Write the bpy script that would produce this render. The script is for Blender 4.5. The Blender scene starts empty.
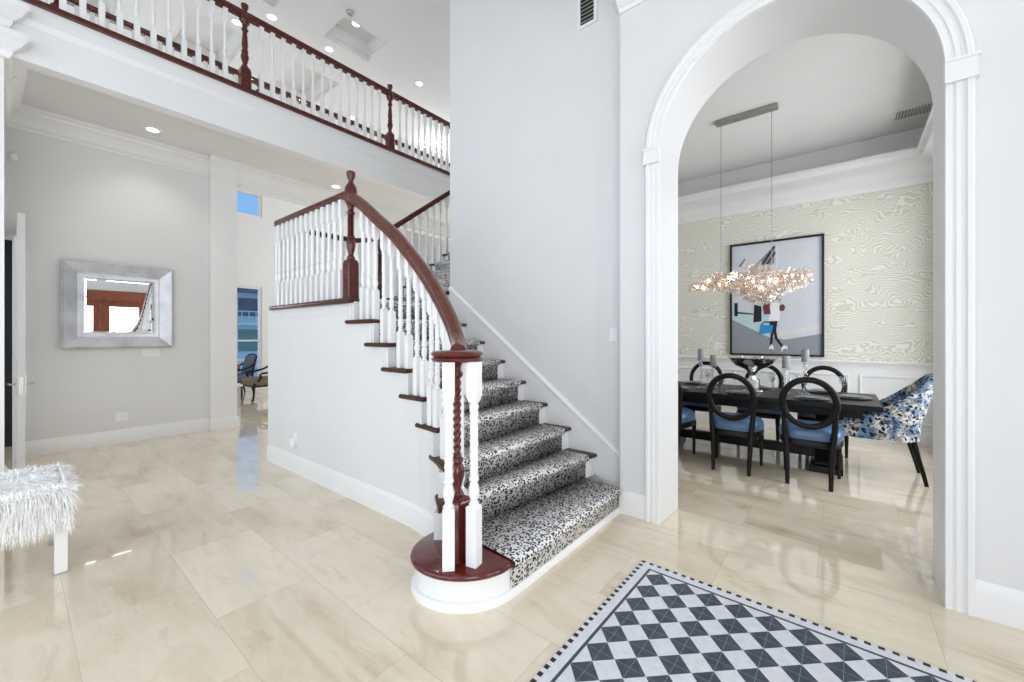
import bpy, math, random
from math import sin, cos, pi, radians as R
from mathutils import Vector, Matrix
random.seed(7)
S = bpy.context.scene
COL = S.collection

# ------------------------------------------------------------------ camera, sky, light, exposure
cam = bpy.data.cameras.new('camera'); cam.sensor_width = 36; cam.lens = 406/1024*36; cam.shift_y = -5/1024
cam.clip_start = 0.02
co = bpy.data.objects.new('camera', cam); COL.objects.link(co)
co.location = (0, 0, 1.42); co.rotation_euler = (R(90), 0, R(39.0)); S.camera = co
S.view_settings.view_transform = 'Standard'; S.view_settings.look = 'None'
S.view_settings.gamma = 1; S.view_settings.use_curve_mapping = False
S.view_settings.exposure = 0.08
try:
    S.cycles.use_denoising = True; S.cycles.denoiser = 'OPENIMAGEDENOISE'
    S.cycles.max_bounces = 14; S.cycles.diffuse_bounces = 8; S.cycles.glossy_bounces = 6
    S.cycles.transparent_max_bounces = 16; S.cycles.sample_clamp_indirect = 6; S.cycles.caustics_reflective = False; S.cycles.caustics_refractive = False
except Exception: pass
W = bpy.data.worlds.new('sky'); S.world = W; W.use_nodes = True
wb = W.node_tree.nodes['Background']; wb.inputs[0].default_value = (0.24, 0.53, 0.95, 1); wb.inputs[1].default_value = 0.9

def area(name, loc, rot, sx, sy, power, color=(1, 1, 1)):
    l = bpy.data.lights.new(name, 'AREA'); l.shape = 'RECTANGLE'; l.size = sx; l.size_y = sy; l.energy = power; l.color = color
    o = bpy.data.objects.new(name, l); COL.objects.link(o); o.location = loc; o.rotation_euler = rot
    return o
# area lights outside the windows and openings, some of them added fill
area('fill_front', (-2.6, -5.0, 2.6), (R(90), 0, 0), 8.5, 5.0, 280, (1.0, 0.985, 0.965))  # unseen fill added to even out the foyer, no known window there
area('daylight_entry', (3.0, 1.7, 2.2), (R(90), 0, R(90)), 2.4, 4.2, 185, (1.0, 0.985, 0.965))
area('daylight_sidelight', (3.0, -2.2, 2.0), (R(90), 0, R(90)), 3.4, 3.6, 230, (1.0, 0.985, 0.965))
area('daylight_living', (-13.4, -0.9, 3.0), (R(90), 0, R(-90)), 6.5, 5.0, 300, (1, 0.985, 0.96))
area('fill_living_back', (-8.4, 10.2, 3.2), (R(-90), 0, 0), 3.0, 5.4, 330, (1, 0.985, 0.96))  # unseen fill added to brighten the living room's far wall
area('daylight_dining', (1.7, 5.5, 2.0), (R(90), 0, R(90)), 3.2, 3.0, 150, (1.0, 0.995, 0.98))
area('daylight_stairwell', (-4.7, 9.9, 5.6), (R(-90), 0, 0), 2.0, 1.6, 70, (1.0, 0.985, 0.96))

# ------------------------------------------------------------------ materials
def lin(c):
    return tuple(((v/255)/12.92 if v/255 <= .04045 else ((v/255+.055)/1.055)**2.4) for v in c)
class NT:
    def __init__(s, name, rough=0.5, metal=0.0, spec=0.5):
        s.m = bpy.data.materials.new(name); s.m.use_nodes = True; s.t = s.m.node_tree
        s.b = s.t.nodes['Principled BSDF']; s.b.inputs['Roughness'].default_value = rough
        s.b.inputs['Metallic'].default_value = metal; s.b.inputs['Specular IOR Level'].default_value = spec
    def n(s, typ, **kw):
        nd = s.t.nodes.new(typ)
        for k, v in kw.items(): setattr(nd, k, v)
        return nd
    def l(s, a, b): s.t.links.new(a, b)
    def inp(s, nd, i, v):
        if hasattr(v, 'is_linked') or isinstance(v, bpy.types.NodeSocket): s.l(v, nd.inputs[i])
        else: nd.inputs[i].default_value = v
    def math(s, op, a, b=0.0, c=0.0):
        nd = s.n('ShaderNodeMath', operation=op); s.inp(nd, 0, a); s.inp(nd, 1, b); s.inp(nd, 2, c); return nd.outputs[0]
    def coord(s, kind='Object', scale=(1, 1, 1), rot=(0, 0, 0)):
        tc = s.n('ShaderNodeTexCoord'); mp = s.n('ShaderNodeMapping'); mp.inputs['Scale'].default_value = scale; mp.inputs['Rotation'].default_value = rot
        s.l(tc.outputs[kind], mp.inputs['Vector']); return mp.outputs[0]
    def noise(s, vec, scale, detail=4, dist=0.0, rough=.5):
        nd = s.n('ShaderNodeTexNoise'); s.l(vec, nd.inputs['Vector']); nd.inputs['Scale'].default_value = scale
        nd.inputs['Detail'].default_value = detail; nd.inputs['Distortion'].default_value = dist; nd.inputs['Roughness'].default_value = rough
        return nd
    def ramp(s, f, stops):
        nd = s.n('ShaderNodeValToRGB'); s.l(f, nd.inputs[0]); e = nd.color_ramp.elements
        while len(e) < len(stops): e.new(0.5)
        for el, (p, c) in zip(e, stops): el.position = p; el.color = (*c, 1)
        return nd.outputs[0]
    def mix(s, f, a, b, blend='MIX'):
        nd = s.n('ShaderNodeMix', data_type='RGBA', blend_type=blend)
        s.inp(nd, 0, f)
        for i, v in ((6, a), (7, b)):
            if isinstance(v, tuple): nd.inputs[i].default_value = (*v, 1)
            else: s.l(v, nd.inputs[i])
        return nd.outputs[2]
    def col(s, v):
        if isinstance(v, tuple): s.b.inputs['Base Color'].default_value = (*v, 1)
        else: s.l(v, s.b.inputs['Base Color'])
        return s
    def bump(s, h, strength=.3, dist=.01):
        nd = s.n('ShaderNodeBump'); nd.inputs['Strength'].default_value = strength; nd.inputs['Distance'].default_value = dist
        s.l(h, nd.inputs['Height']); s.l(nd.outputs[0], s.b.inputs['Normal']); return s

def paint(name, c, rough=.55, var=.03, spec=.3):
    k = NT(name, rough, 0, spec); nz = k.noise(k.coord(), 2.5, 3)
    k.col(k.ramp(nz.outputs[0], [(.3, tuple(v*(1-var) for v in c)), (.7, c)])); return k.m
def wood(name, a, b, rough=.25, scale=(3, 3, 30), spec=.5, coat=0.0):
    k = NT(name, rough, 0, spec); v = k.coord('Object', scale)
    nz = k.noise(v, 3.0, 5, 1.2); k.col(k.ramp(nz.outputs[0], [(.3, a), (.7, b)]))
    k.b.inputs['Coat Weight'].default_value = coat; k.b.inputs['Coat Roughness'].default_value = .08
    return k.m
def metal(name, c, rough=.2):
    k = NT(name, rough, 1.0); nz = k.noise(k.coord(), 14, 3)
    k.col(k.ramp(nz.outputs[0], [(.3, tuple(v*.9 for v in c)), (.7, c)])); return k.m
def emit(name, c, st):
    k = NT(name); k.col(c); k.b.inputs['Emission Color'].default_value = (*c, 1); k.b.inputs['Emission Strength'].default_value = st; return k.m
def glass(name, tint=(1, 1, 1), gloss=.12, rough=.03):
    m = bpy.data.materials.new(name); m.use_nodes = True; t = m.node_tree; t.nodes.clear()
    o = t.nodes.new('ShaderNodeOutputMaterial'); mx = t.nodes.new('ShaderNodeMixShader'); tr = t.nodes.new('ShaderNodeBsdfTransparent')
    gl = t.nodes.new('ShaderNodeBsdfGlossy'); fr = t.nodes.new('ShaderNodeLayerWeight'); fr.inputs['Blend'].default_value = .5; pw = t.nodes.new('ShaderNodeMath'); pw.operation = 'POWER'; pw.inputs[1].default_value = 4.5; ad = t.nodes.new('ShaderNodeMath'); ad.operation = 'ADD'
    tr.inputs[0].default_value = (*tint, 1); gl.inputs['Roughness'].default_value = rough; ad.inputs[1].default_value = gloss*.5
    ad.use_clamp = True
    t.links.new(fr.outputs['Facing'], pw.inputs[0]); t.links.new(pw.outputs[0], ad.inputs[0]); t.links.new(ad.outputs[0], mx.inputs[0]); t.links.new(tr.outputs[0], mx.inputs[1]); t.links.new(gl.outputs[0], mx.inputs[2]); t.links.new(mx.outputs[0], o.inputs[0])
    return m

M_WALL = paint('wall_paint', (.70, .70, .695))
M_TRIM = paint('trim_paint', (.78, .78, .775), .32, .02, .5)
M_CEIL = paint('ceiling_paint', (.74, .735, .725))
M_BAL = paint('baluster_paint', (.80, .80, .80), .3, .02, .5)
M_MAH = wood('mahogany', (.055, .009, .006), (.10, .018, .011), .2, (6, 6, 6), .4, .15)
M_CHERRY = wood('cherry_lacquer', (.07, .007, .006), (.12, .014, .010), .14, (4, 4, 4), .45, .3)
M_RAIL = wood('rail_wood', (.075, .018, .010), (.13, .034, .018), .2, (5, 5, 5), .45, .2)
M_TREAD = wood('tread_wood', (.035, .011, .007), (.075, .022, .013), .3, (6, 6, 6), .3, .1)
M_DOORW = wood('door_wood', (.18, .045, .018), (.32, .09, .035), .3, (2, 8, 1), .5, .2)
M_BLACK = wood('ebony_wood', (.003, .003, .003), (.007, .006, .005), .35, (4, 4, 20), .18, .02)
M_CHAIRW = wood('chair_wood', (.004, .003, .0025), (.011, .007, .006), .4, (6, 6, 20), .2, .03)
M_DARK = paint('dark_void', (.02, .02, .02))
M_STEEL = metal('brushed_steel', (.62, .60, .57), .3)
M_CHROME = metal('chrome', (.85, .85, .86), .07)
M_NICKEL = metal('nickel_strip', (.42, .40, .37), .35)
M_PLATE = paint('white_plastic', (.82, .82, .82), .35)
M_GLASS = glass('clear_glass')
M_PANE = glass('window_glass', (1, 1, 1), .06, .01)
M_LAMP = emit('lamp_lens', (1, .97, .92), 9)
M_BULB = emit('warm_bulb', (1, .80, .60), 24)

def m_floor():
    k = NT('polished_limestone', .05, 0, .5)
    tc = k.n('ShaderNodeTexCoord'); mp = k.n('ShaderNodeMapping'); mp.inputs['Location'].default_value = (1.97+.93*9, -0.65+.465*20, 0)
    k.l(tc.outputs['Object'], mp.inputs['Vector']); v = tc.outputs['Object']
    br = k.n('ShaderNodeTexBrick', offset=.5, offset_frequency=2, squash=1); k.l(mp.outputs[0], br.inputs['Vector'])
    br.inputs['Color1'].default_value = (0, 0, 0, 1); br.inputs['Color2'].default_value = (1, 1, 1, 1); br.inputs['Mortar'].default_value = (.5, .5, .5, 1)
    br.inputs['Scale'].default_value = 1; br.inputs['Mortar Size'].default_value = .0018; br.inputs['Mortar Smooth'].default_value = .1
    br.inputs['Brick Width'].default_value = .93; br.inputs['Row Height'].default_value = .465; br.inputs['Bias'].default_value = 0
    # each tile shifts the vein lookup so veins break at joints
    sh = k.n('ShaderNodeVectorMath', operation='MULTIPLY_ADD'); k.l(br.outputs['Color'], sh.inputs[0]); sh.inputs[1].default_value = (7, 3, 5); k.l(v, sh.inputs[2])
    mp2 = k.n('ShaderNodeMapping'); mp2.inputs['Scale'].default_value = (.6, 1.9, 1); mp2.inputs['Rotation'].default_value = (0, 0, .35); k.l(sh.outputs[0], mp2.inputs['Vector'])
    a = k.noise(mp2.outputs[0], 1.5, 9, .35, .6); b = k.noise(mp2.outputs[0], 5, 8, .6, .66)
    c1 = k.ramp(a.outputs[0], [(.30, lin((200, 183, 158))), (.44, lin((219, 206, 182))), (.58, lin((228, 217, 196))), (.74, lin((211, 196, 171)))])
    veins = k.ramp(b.outputs[0], [(.34, lin((214, 198, 176))), (.46, (1, 1, 1)), (.62, (1, 1, 1)), (.75, lin((240, 233, 220)))])
    c2 = k.mix(.32, c1, veins, 'MULTIPLY')
    tone = k.mix(br.outputs['Color'], lin((238, 234, 228)), (1, 1, 1)); c3 = k.mix(.6, c2, tone, 'MULTIPLY')
    k.col(k.mix(k.math('MULTIPLY', br.outputs['Fac'], .5), c3, lin((176, 164, 146)))); k.b.inputs['Coat Weight'].default_value = .6; k.b.inputs['Coat Roughness'].default_value = .012
    return k.m
M_FLOOR = m_floor()

def m_leopard():
    k = NT('leopard_carpet', .95, 0, .1); v = k.coord()
    nz = k.noise(v, 22, 2); ad = k.n('ShaderNodeVectorMath', operation='MULTIPLY_ADD'); k.l(nz.outputs['Color'], ad.inputs[0]); ad.inputs[1].default_value = (.02, .02, .02); k.l(v, ad.inputs[2])
    mp = k.n('ShaderNodeMapping'); mp.inputs['Scale'].default_value = (64, 48, 60); k.l(ad.outputs[0], mp.inputs['Vector'])
    vo = k.n('ShaderNodeTexVoronoi', feature='F1'); k.l(mp.outputs[0], vo.inputs['Vector']); vo.inputs['Scale'].default_value = 1; vo.inputs['Randomness'].default_value = .72
    big = k.noise(v, 9, 1); thr = k.math('MULTIPLY_ADD', big.outputs[0], .08, .41)
    f = k.math('LESS_THAN', vo.outputs['Distance'], thr)
    k.col(k.mix(f, lin((222, 221, 218)), lin((58, 58, 62)))); k.bump(k.noise(v, 300, 2).outputs[0], .4, .004); return k.m
M_LEO = m_leopard()

def m_mat():
    Wd, Ln = 2.2, 2.4
    k = NT('tile_pattern', .45, 0, .4); tc = k.n('ShaderNodeTexCoord'); sx = k.n('ShaderNodeSeparateXYZ'); k.l(tc.outputs['Object'], sx.inputs[0])
    u = sx.outputs[0]; v = k.math('MULTIPLY', sx.outputs[1], -1.0)
    dm = k.math('MINIMUM', k.math('MINIMUM', u, v), k.math('MINIMUM', k.math('SUBTRACT', Wd, u), k.math('SUBTRACT', Ln, v)))
    def fr(x, per, off=0.0): return k.math('FRACT', k.math('DIVIDE', k.math('ADD', x, off), per))
    # diamonds
    a = k.math('ABSOLUTE', k.math('SUBTRACT', fr(u, .14, .14*5-.076), .5)); b = k.math('ABSOLUTE', k.math('SUBTRACT', fr(v, .14, .14*5-.076), .5))
    dia = k.math('LESS_THAN', k.math('ADD', a, b), .5)
    la = k.math('ABSOLUTE', k.math('SUBTRACT', fr(u, .07, .07*9-.146+.035), .5)); lb = k.math('ABSOLUTE', k.math('SUBTRACT', fr(v, .07, .07*9-.146+.035), .5))
    ln = k.math('LESS_THAN', k.math('MINIMUM', la, lb), .014)
    light, dark = lin((206, 209, 220)), lin((62, 70, 84))
    nz = k.noise(tc.outputs['Object'], 30, 3)
    lt = k.ramp(nz.outputs[0], [(.3, lin((202, 204, 210))), (.7, lin((216, 218, 222)))]); dk = k.ramp(nz.outputs[0], [(.3, lin((50, 58, 72))), (.7, lin((68, 77, 90)))])
    field = k.mix(dia, lt, dk)
    field = k.mix(k.math('MULTIPLY', ln, k.math('MULTIPLY_ADD', dia, .35, .15)), field, k.mix(dia, lin((150, 156, 170)), lin((176, 182, 195))))
    # border bands
    dash = k.math('LESS_THAN', k.math('MINIMUM', fr(u, .048), 1.0), .5); dashv = k.math('LESS_THAN', fr(v, .048), .5)
    side = k.math('LESS_THAN', k.math('MINIMUM', u, k.math('SUBTRACT', Wd, u)), k.math('MINIMUM', v, k.math('SUBTRACT', Ln, v)))
    ds = k.math('ADD', k.math('MULTIPLY', side, dashv), k.math('MULTIPLY', k.math('SUBTRACT', 1.0, side), dash))
    outer = k.mix(ds, lt, lin((30, 32, 38)))
    c = k.mix(k.math('GREATER_THAN', dm, .022), outer, lt)
    c = k.mix(k.math('GREATER_THAN', dm, .065), c, dk)
    c = k.mix(k.math('GREATER_THAN', dm, .080), c, field)
    k.col(c); return k.m
M_MAT = m_mat()

def m_zebra():
    k = NT('zebra_wallpaper', .8, 0, .2); v = k.coord('Object', (1, 1, 1))
    nz = k.noise(v, 2.4, 2, .4); ad = k.n('ShaderNodeVectorMath', operation='MULTIPLY_ADD'); k.l(nz.outputs['Color'], ad.inputs[0]); ad.inputs[1].default_value = (.5, .3, .70); k.l(v, ad.inputs[2])
    wv = k.n('ShaderNodeTexWave', wave_type='BANDS', bands_direction='Z', wave_profile='SIN'); k.l(ad.outputs[0], wv.inputs['Vector'])
    wv.inputs['Scale'].default_value = 9.5; wv.inputs['Distortion'].default_value = 3.5; wv.inputs['Detail'].default_value = 2; wv.inputs['Detail Scale'].default_value = 1.6
    f = k.ramp(wv.outputs['Fac'], [(.48, (0, 0, 0)), (.60, (1, 1, 1))])
    grain = k.noise(v, 120, 2)
    base = k.ramp(grain.outputs[0], [(.3, lin((203, 200, 181))), (.7, lin((216, 213, 197)))])
    k.col(k.mix(f, base, lin((232, 231, 222)))); k.bump(f, .5, .006); return k.m
M_ZEBRA = m_zebra()

def m_floral():
    k = NT('floral_fabric', .85, 0, .2); v = k.coord()
    d = k.noise(v, 9, 3); ad = k.n('ShaderNodeVectorMath', operation='MULTIPLY_ADD'); k.l(d.outputs['Color'], ad.inputs[0]); ad.inputs[1].default_value = (.12, .12, .12); k.l(v, ad.inputs[2])
    n1 = k.noise(ad.outputs[0], 9.5, 3, 0, .6); n2 = k.noise(ad.outputs[0], 19, 3, .5, .6)
    vo = k.n('ShaderNodeTexVoronoi', feature='F1'); vo.inputs['Scale'].default_value = 26; k.l(ad.outputs[0], vo.inputs['Vector'])
    blue = k.ramp(n1.outputs[0], [(.47, (0, 0, 0)), (.52, (1, 1, 1))]); tone = k.ramp(n2.outputs[0], [(.38, lin((46, 60, 86))), (.6, lin((112, 138, 166)))])
    ink = k.math('MULTIPLY', k.math('LESS_THAN', vo.outputs['Distance'], .42), k.math('GREATER_THAN', n2.outputs[0], .46))
    grey = k.ramp(n2.outputs[0], [(.42, lin((132, 130, 128))), (.50, lin((204, 200, 192)))])
    c = k.mix(blue, grey, tone); c = k.mix(ink, c, lin((30, 34, 44))); k.col(c); return k.m
M_FLORAL = m_floral()
def m_simple(name, c, rough=.6, spec=.4, var=.12, scale=20, bump=0):
    k = NT(name, rough, 0, spec); nz = k.noise(k.coord(), scale, 4); k.col(k.ramp(nz.outputs[0], [(.3, tuple(v*(1-var) for v in c)), (.7, c)]))
    if bump: k.bump(nz.outputs[0], bump, .005)
    return k.m
M_BLUE = m_simple('blue_satin', lin((74, 107, 141)), .32, .6, .1, 8)
M_FUR = m_simple('white_fur', (.93, .93, .925), .9, .1, .03, 40)
M_SILVER = None
def m_silver():
    k = NT('silver_leaf', .5, 1.0); a = k.noise(k.coord('Object', (1, 2, 70)), 5, 4); b = k.noise(k.coord('Object', (1, 70, 2)), 5, 4); c = k.noise(k.coord(), 4, 2)
    f = k.math('MULTIPLY_ADD', c.outputs[0], .6, k.math('MULTIPLY', k.math('ADD', a.outputs[0], b.outputs[0]), .35))
    k.col(k.ramp(f, [(.40, (.36, .37, .39)), (.75, (.66, .67, .70))])); k.bump(f, .2, .003); return k.m
M_SILVER = m_silver()
M_MIRROR = metal('mirror_glass', (.93, .94, .94), .005)
M_CANDLE = m_simple('grey_wax', lin((150, 150, 152)), .6, .3)
M_CERAM = m_simple('grey_stoneware', lin((120, 122, 126)), .3, .5)
M_OLIVE = m_simple('olive_upholstery', lin((112, 104, 86)), .85, .2)
M_SLATE = m_simple('slate_upholstery', lin((98, 112, 124)), .8, .2)
M_ORANGE = m_simple('rust_fabric', lin((190, 92, 60)), .85, .2, .4, 30)
M_ACRYL = glass('acrylic', (.95, .96, .97), .2, .05)
def m_petal():
    m = bpy.data.materials.new('glass_petal'); m.use_nodes = True; t = m.node_tree; t.nodes.clear()
    o = t.nodes.new('ShaderNodeOutputMaterial'); m1 = t.nodes.new('ShaderNodeMixShader'); m2 = t.nodes.new('ShaderNodeMixShader')
    tr = t.nodes.new('ShaderNodeBsdfTransparent'); tl = t.nodes.new('ShaderNodeBsdfTranslucent'); gl = t.nodes.new('ShaderNodeBsdfGlossy')
    tr.inputs[0].default_value = (1, .97, .94, 1); tl.inputs[0].default_value = (.95, .84, .78, 1); gl.inputs['Roughness'].default_value = .12
    m1.inputs[0].default_value = .34; m2.inputs[0].default_value = .24
    t.links.new(tr.outputs[0], m1.inputs[1]); t.links.new(tl.outputs[0], m1.inputs[2]); t.links.new(m1.outputs[0], m2.inputs[1]); t.links.new(gl.outputs[0], m2.inputs[2]); t.links.new(m2.outputs[0], o.inputs[0])
    return m
M_PETAL = m_petal()

# ------------------------------------------------------------------ mesh helpers
class M:
    def __init__(s): s.v = []; s.f = []; s.mi = []; s.cur = 0
    def add(s, vs, fs):
        o = len(s.v); s.v += [tuple(v) for v in vs]; s.f += [tuple(i+o for i in f) for f in fs]; s.mi += [s.cur]*len(fs); return s
    def box(s, x0, x1, y0, y1, z0, z1):
        if x0 > x1: x0, x1 = x1, x0
        if y0 > y1: y0, y1 = y1, y0
        if z0 > z1: z0, z1 = z1, z0
        return s.add([(x0, y0, z0), (x1, y0, z0), (x1, y1, z0), (x0, y1, z0), (x0, y0, z1), (x1, y0, z1), (x1, y1, z1), (x0, y1, z1)],
                     [(0, 3, 2, 1), (4, 5, 6, 7), (0, 1, 5, 4), (1, 2, 6, 5), (2, 3, 7, 6), (3, 0, 4, 7)])
    def loft(s, rings, cap=True, closed=False):
        n = len(rings[0]); vs = [p for r in rings for p in r]; fs = []
        m = len(rings)
        for i in range(m if closed else m-1):
            for j in range(n):
                a, b = i*n+j, i*n+(j+1) % n; c, d = ((i+1) % m)*n+(j+1) % n, ((i+1) % m)*n+j
                fs.append((a, b, c, d))
        if cap and not closed: fs += [tuple(range(n-1, -1, -1)), tuple((m-1)*n+j for j in range(n))]
        return s.add(vs, fs)
    def prism(s, poly, z0, z1):     # plan polygon, counter-clockwise
        return s.loft([[(x, y, z0) for x, y in poly], [(x, y, z1) for x, y in poly]])
    def lathe(s, prof, cx=0, cy=0, seg=16, z0=0, square=None):
        rings = [[(cx+r*cos(2*pi*j/seg), cy+r*sin(2*pi*j/seg), z0+z) for j in range(seg)] for r, z in prof]
        return s.loft(rings)
    def twist(s, r, za, zb, turns, cx=0, cy=0, lobes=2, seg=10, rows=26, depth=.28):
        rings = []
        for i in range(rows+1):
            t = i/rows; z = za+(zb-za)*t; rr = []
            for j in range(seg):
                th = 2*pi*j/seg; rad = r*(1-depth*.5+depth*.5*cos(lobes*(th-2*pi*turns*t/lobes*1.0)))
                rr.append((cx+rad*cos(th), cy+rad*sin(th), z))
            rings.append(rr)
        return s.loft(rings)
    def sq(s, h, z0, z1, cx=0, cy=0, ch=.004):   # square post with chamfered edges top and bottom
        def ring(w, z): return [(cx-w, cy-w, z), (cx+w, cy-w, z), (cx+w, cy+w, z), (cx-w, cy+w, z)]
        return s.loft([ring(h-ch, z0), ring(h, z0+ch), ring(h, z1-ch*2), ring(h*.62, z1)])
    def sweep(s, path, prof, closed=False, up=(0, 0, 1), cap=True):
        up = Vector(up); P = [Vector(p) for p in path]; rings = []; n = len(P)
        for i in range(n):
            if closed: t = P[(i+1) % n]-P[i-1]
            else: t = P[min(i+1, n-1)]-P[max(i-1, 0)]
            t.normalize(); sd = t.cross(up)
            if sd.length < 1e-5: sd = Vector((1, 0, 0))
            sd.normalize(); uu = sd.cross(t)
            k = 1.0
            if 0 < i < n-1 or closed:      # mitre
                a = (P[i]-P[i-1]).normalized(); b = (P[(i+1) % n]-P[i]).normalized(); cz = max(.35, math.sqrt(max(0, (1+a.dot(b))/2))); k = 1/cz
            rings.append([P[i]+sd*(x*k)+uu*y for x, y in prof])
        return s.loft(rings, cap, closed)
    def tube(s, path, r, seg=8, closed=False, rr=None, up=(0, 0, 1)):
        P = [Vector(p) for p in path]; rings = []; n = len(P); u0 = None
        for i in range(n):
            if closed: t = P[(i+1) % n]-P[i-1]
            else: t = P[min(i+1, n-1)]-P[max(i-1, 0)]
            t.normalize()
            if u0 is None:
                u0 = Vector(up) if abs(t.dot(Vector(up))) < .9 else Vector((1, 0, 0))
            sd = t.cross(u0); sd.normalize(); u0 = sd.cross(t)
            ra = rr[i] if rr else r
            if not isinstance(ra, tuple): ra = (ra, ra)
            rings.append([P[i]+sd*(ra[0]*cos(2*pi*j/seg))+u0*(ra[1]*sin(2*pi*j/seg)) for j in range(seg)])
        return s.loft(rings, True, closed)
    def ell(s, c, r, seg=12, rows=8):
        rings = []
        for i in range(1, rows):
            a = -pi/2+pi*i/rows; rings.append([(c[0]+r[0]*cos(a)*cos(2*pi*j/seg), c[1]+r[1]*cos(a)*sin(2*pi*j/seg), c[2]+r[2]*sin(a)) for j in range(seg)])
        return s.loft(rings)
    def quad(s, a, b, c, d): return s.add([a, b, c, d], [(0, 1, 2, 3)])
    def mesh(s, name, mats, off=(0, 0, 0), smooth=True, angle=35):
        me = bpy.data.meshes.new(name)
        me.from_pydata([(x-off[0], y-off[1], z-off[2]) for x, y, z in s.v], [], s.f)
        mats = mats if isinstance(mats, (list, tuple)) else [mats]
        for m in mats: me.materials.append(m)
        if len(mats) > 1: me.polygons.foreach_set('material_index', s.mi)
        if smooth:
            me.polygons.foreach_set('use_smooth', [True]*len(me.polygons)); me.set_sharp_from_angle(angle=R(angle))
        me.update(); return me
    def build(s, name, mats, parent=None, loc=None, bevel=0, smooth=True, angle=35):
        off = loc if loc else (wl(parent) if parent else (0, 0, 0))
        o = bpy.data.objects.new(name, s.mesh(name, mats, off, smooth, angle)); COL.objects.link(o)
        if parent: o.parent = parent
        elif loc: o.location = loc
        if bevel:
            b = o.modifiers.new('bevel', 'BEVEL'); b.width = bevel; b.segments = 2; b.limit_method = 'ANGLE'; b.angle_limit = R(40)
        return o
def wl(o):
    v = Vector((0, 0, 0))
    while o: v += o.location; o = o.parent
    return v
def tag(o, label=None, cat=None, group=None, kind=None):
    if label: o['label'] = label
    if cat: o['category'] = cat
    if group: o['group'] = group
    if kind: o['kind'] = kind
    return o
def empty(name, loc, label, cat, group=None, rz=0):
    o = bpy.data.objects.new(name, None); COL.objects.link(o); o.location = loc; o.rotation_euler = (0, 0, rz); o.empty_display_size = .1
    return tag(o, label, cat, group)
def struct(m, name, mat, bevel=0, parent=None, smooth=True):
    o = m.build(name, mat, parent, bevel=bevel, smooth=smooth)
    if not parent: o['kind'] = 'structure'
    return o
def link_copy(src, parent, loc=(0, 0, 0), rz=0, sc=(1, 1, 1), name=None):
    c = src.copy(); COL.objects.link(c); c.parent = parent; c.location = loc; c.rotation_euler = (0, 0, rz); c.scale = sc; return c
def dup(root, loc, rz=None, label=None, group=None):
    r = root.copy(); COL.objects.link(r); r.location = loc
    if rz is not None: r.rotation_euler = (0, 0, rz)
    if label: r['label'] = label
    if group: r['group'] = group
    for ch in list(root.children):
        c = ch.copy(); COL.objects.link(c); c.parent = r
        for g in list(ch.children):
            d = g.copy(); COL.objects.link(d); d.parent = c
    return r
CROWN = [(0, 0), (0, -.24), (.012, -.24), (.02, -.215), (.035, -.205), (.05, -.17), (.085, -.10), (.115, -.07), (.12, -.045), (.135, -.035), (.15, -.0)]   # x out, y down from ceiling
BASE = [(0, 0), (.026, 0), (.026, .10), (.020, .125), (.020, .145), (.010, .165), (.006, .18), (0, .18)]
def strip(m, path, prof, z, flip=1):   # moulding along a plan path; profile x to the right-hand side of travel * flip
    return m.sweep([(x, y, z) for x, y in path], [(a*flip, b) for a, b in prof])

# ------------------------------------------------------------------ room shell
XL, XP, XB, XF = -7.45, -7.35, -5.75, -7.36      # left wall, pilaster face, balcony edge, far rail
ZS, Z2 = 4.07, 4.45                              # soffit, upper floor
def box1(name, b, mat): m = M(); m.box(*b); return struct(m, name, mat)
box1('floor', (-12.6, 2.9, -4.6, 10.4, -.12, 0), M_FLOOR)
box1('wall_left', (-7.62, XL, .012, 1.9, 0, ZS), M_WALL)
m = M(); m.box(-7.62, XL, -4.2, -1.15, 0, ZS); m.box(-7.62, XL, -1.15, .012, 2.55, ZS); m.box(XL, -6.25, -.25, -.04, 2.55, ZS); struct(m, 'wall_left_front', M_WALL)
box1('wall_dark_doorway', (-8.4, -8.3, -1.8, .6, 0, 4.2), M_DARK)  # near-black wall, the dimness behind the doorway put into its colour
m = M(); m.box(-7.75, XP, 1.885, 2.235, 0, ZS); struct(m, 'trim_1', M_TRIM, .004)
m = M(); m.box(-7.62, -7.38, 2.235, 9.2, 3.80, Z2-.06); struct(m, 'trim_2', M_TRIM)
# far living-room wall with two tall windows and clerestories
yA, yB = 2.75, 4.22
m = M(); xw0, xw1 = -12.25, -12.0
m.box(xw0, xw1, 4.22, 10.2, 0, 6.6); m.box(xw0, xw1, 2.35, yA, 0, 6.6)
m.box(xw0, xw1, yA, yB, 0, .30); m.box(xw0, xw1, yA, yB, 2.72, 4.55); m.box(xw0, xw1, yA, yB, 5.20, 6.6)
m.box(xw0, xw1, -4.2, 2.35, 0, .5); m.box(xw0, xw1, -4.2, 2.35, 5.6, 6.6); m.box(xw0, xw1, -4.2, -4.0, .5, 5.6)
struct(m, 'wall_living', M_TRIM)
def window(n, x0, x1, y0, y1, z0, z1, bars_y=(), bars_z=(), fw=.055):
    m = M(); m.box(x0, x1, y0, y0+fw, z0, z1); m.box(x0, x1, y1-fw, y1, z0, z1); m.box(x0, x1, y0+fw, y1-fw, z0, z0+fw); m.box(x0, x1, y0+fw, y1-fw, z1-fw, z1)
    for b in bars_y: m.box(x0+.02, x1-.02, b-.02, b+.02, z0+fw, z1-fw)
    for b in bars_z: m.box(x0+.02, x1-.02, y0+fw, y1-fw, b-.02, b+.02)
    o = struct(m, 'window_%d' % n, M_TRIM, .003)
    xm = (x0+x1)/2; g = M(); g.box(xm-.004, xm+.004, y0+fw, y1-fw, z0+fw, z1-fw); g.build('pane', M_PANE, o)
    return o
window(1, -12.14, -12.02, yA, yB, .30, 2.72, (), (1.30, .80))
window(2, -12.14, -12.02, yA, yB, 4.55, 5.20)
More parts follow.
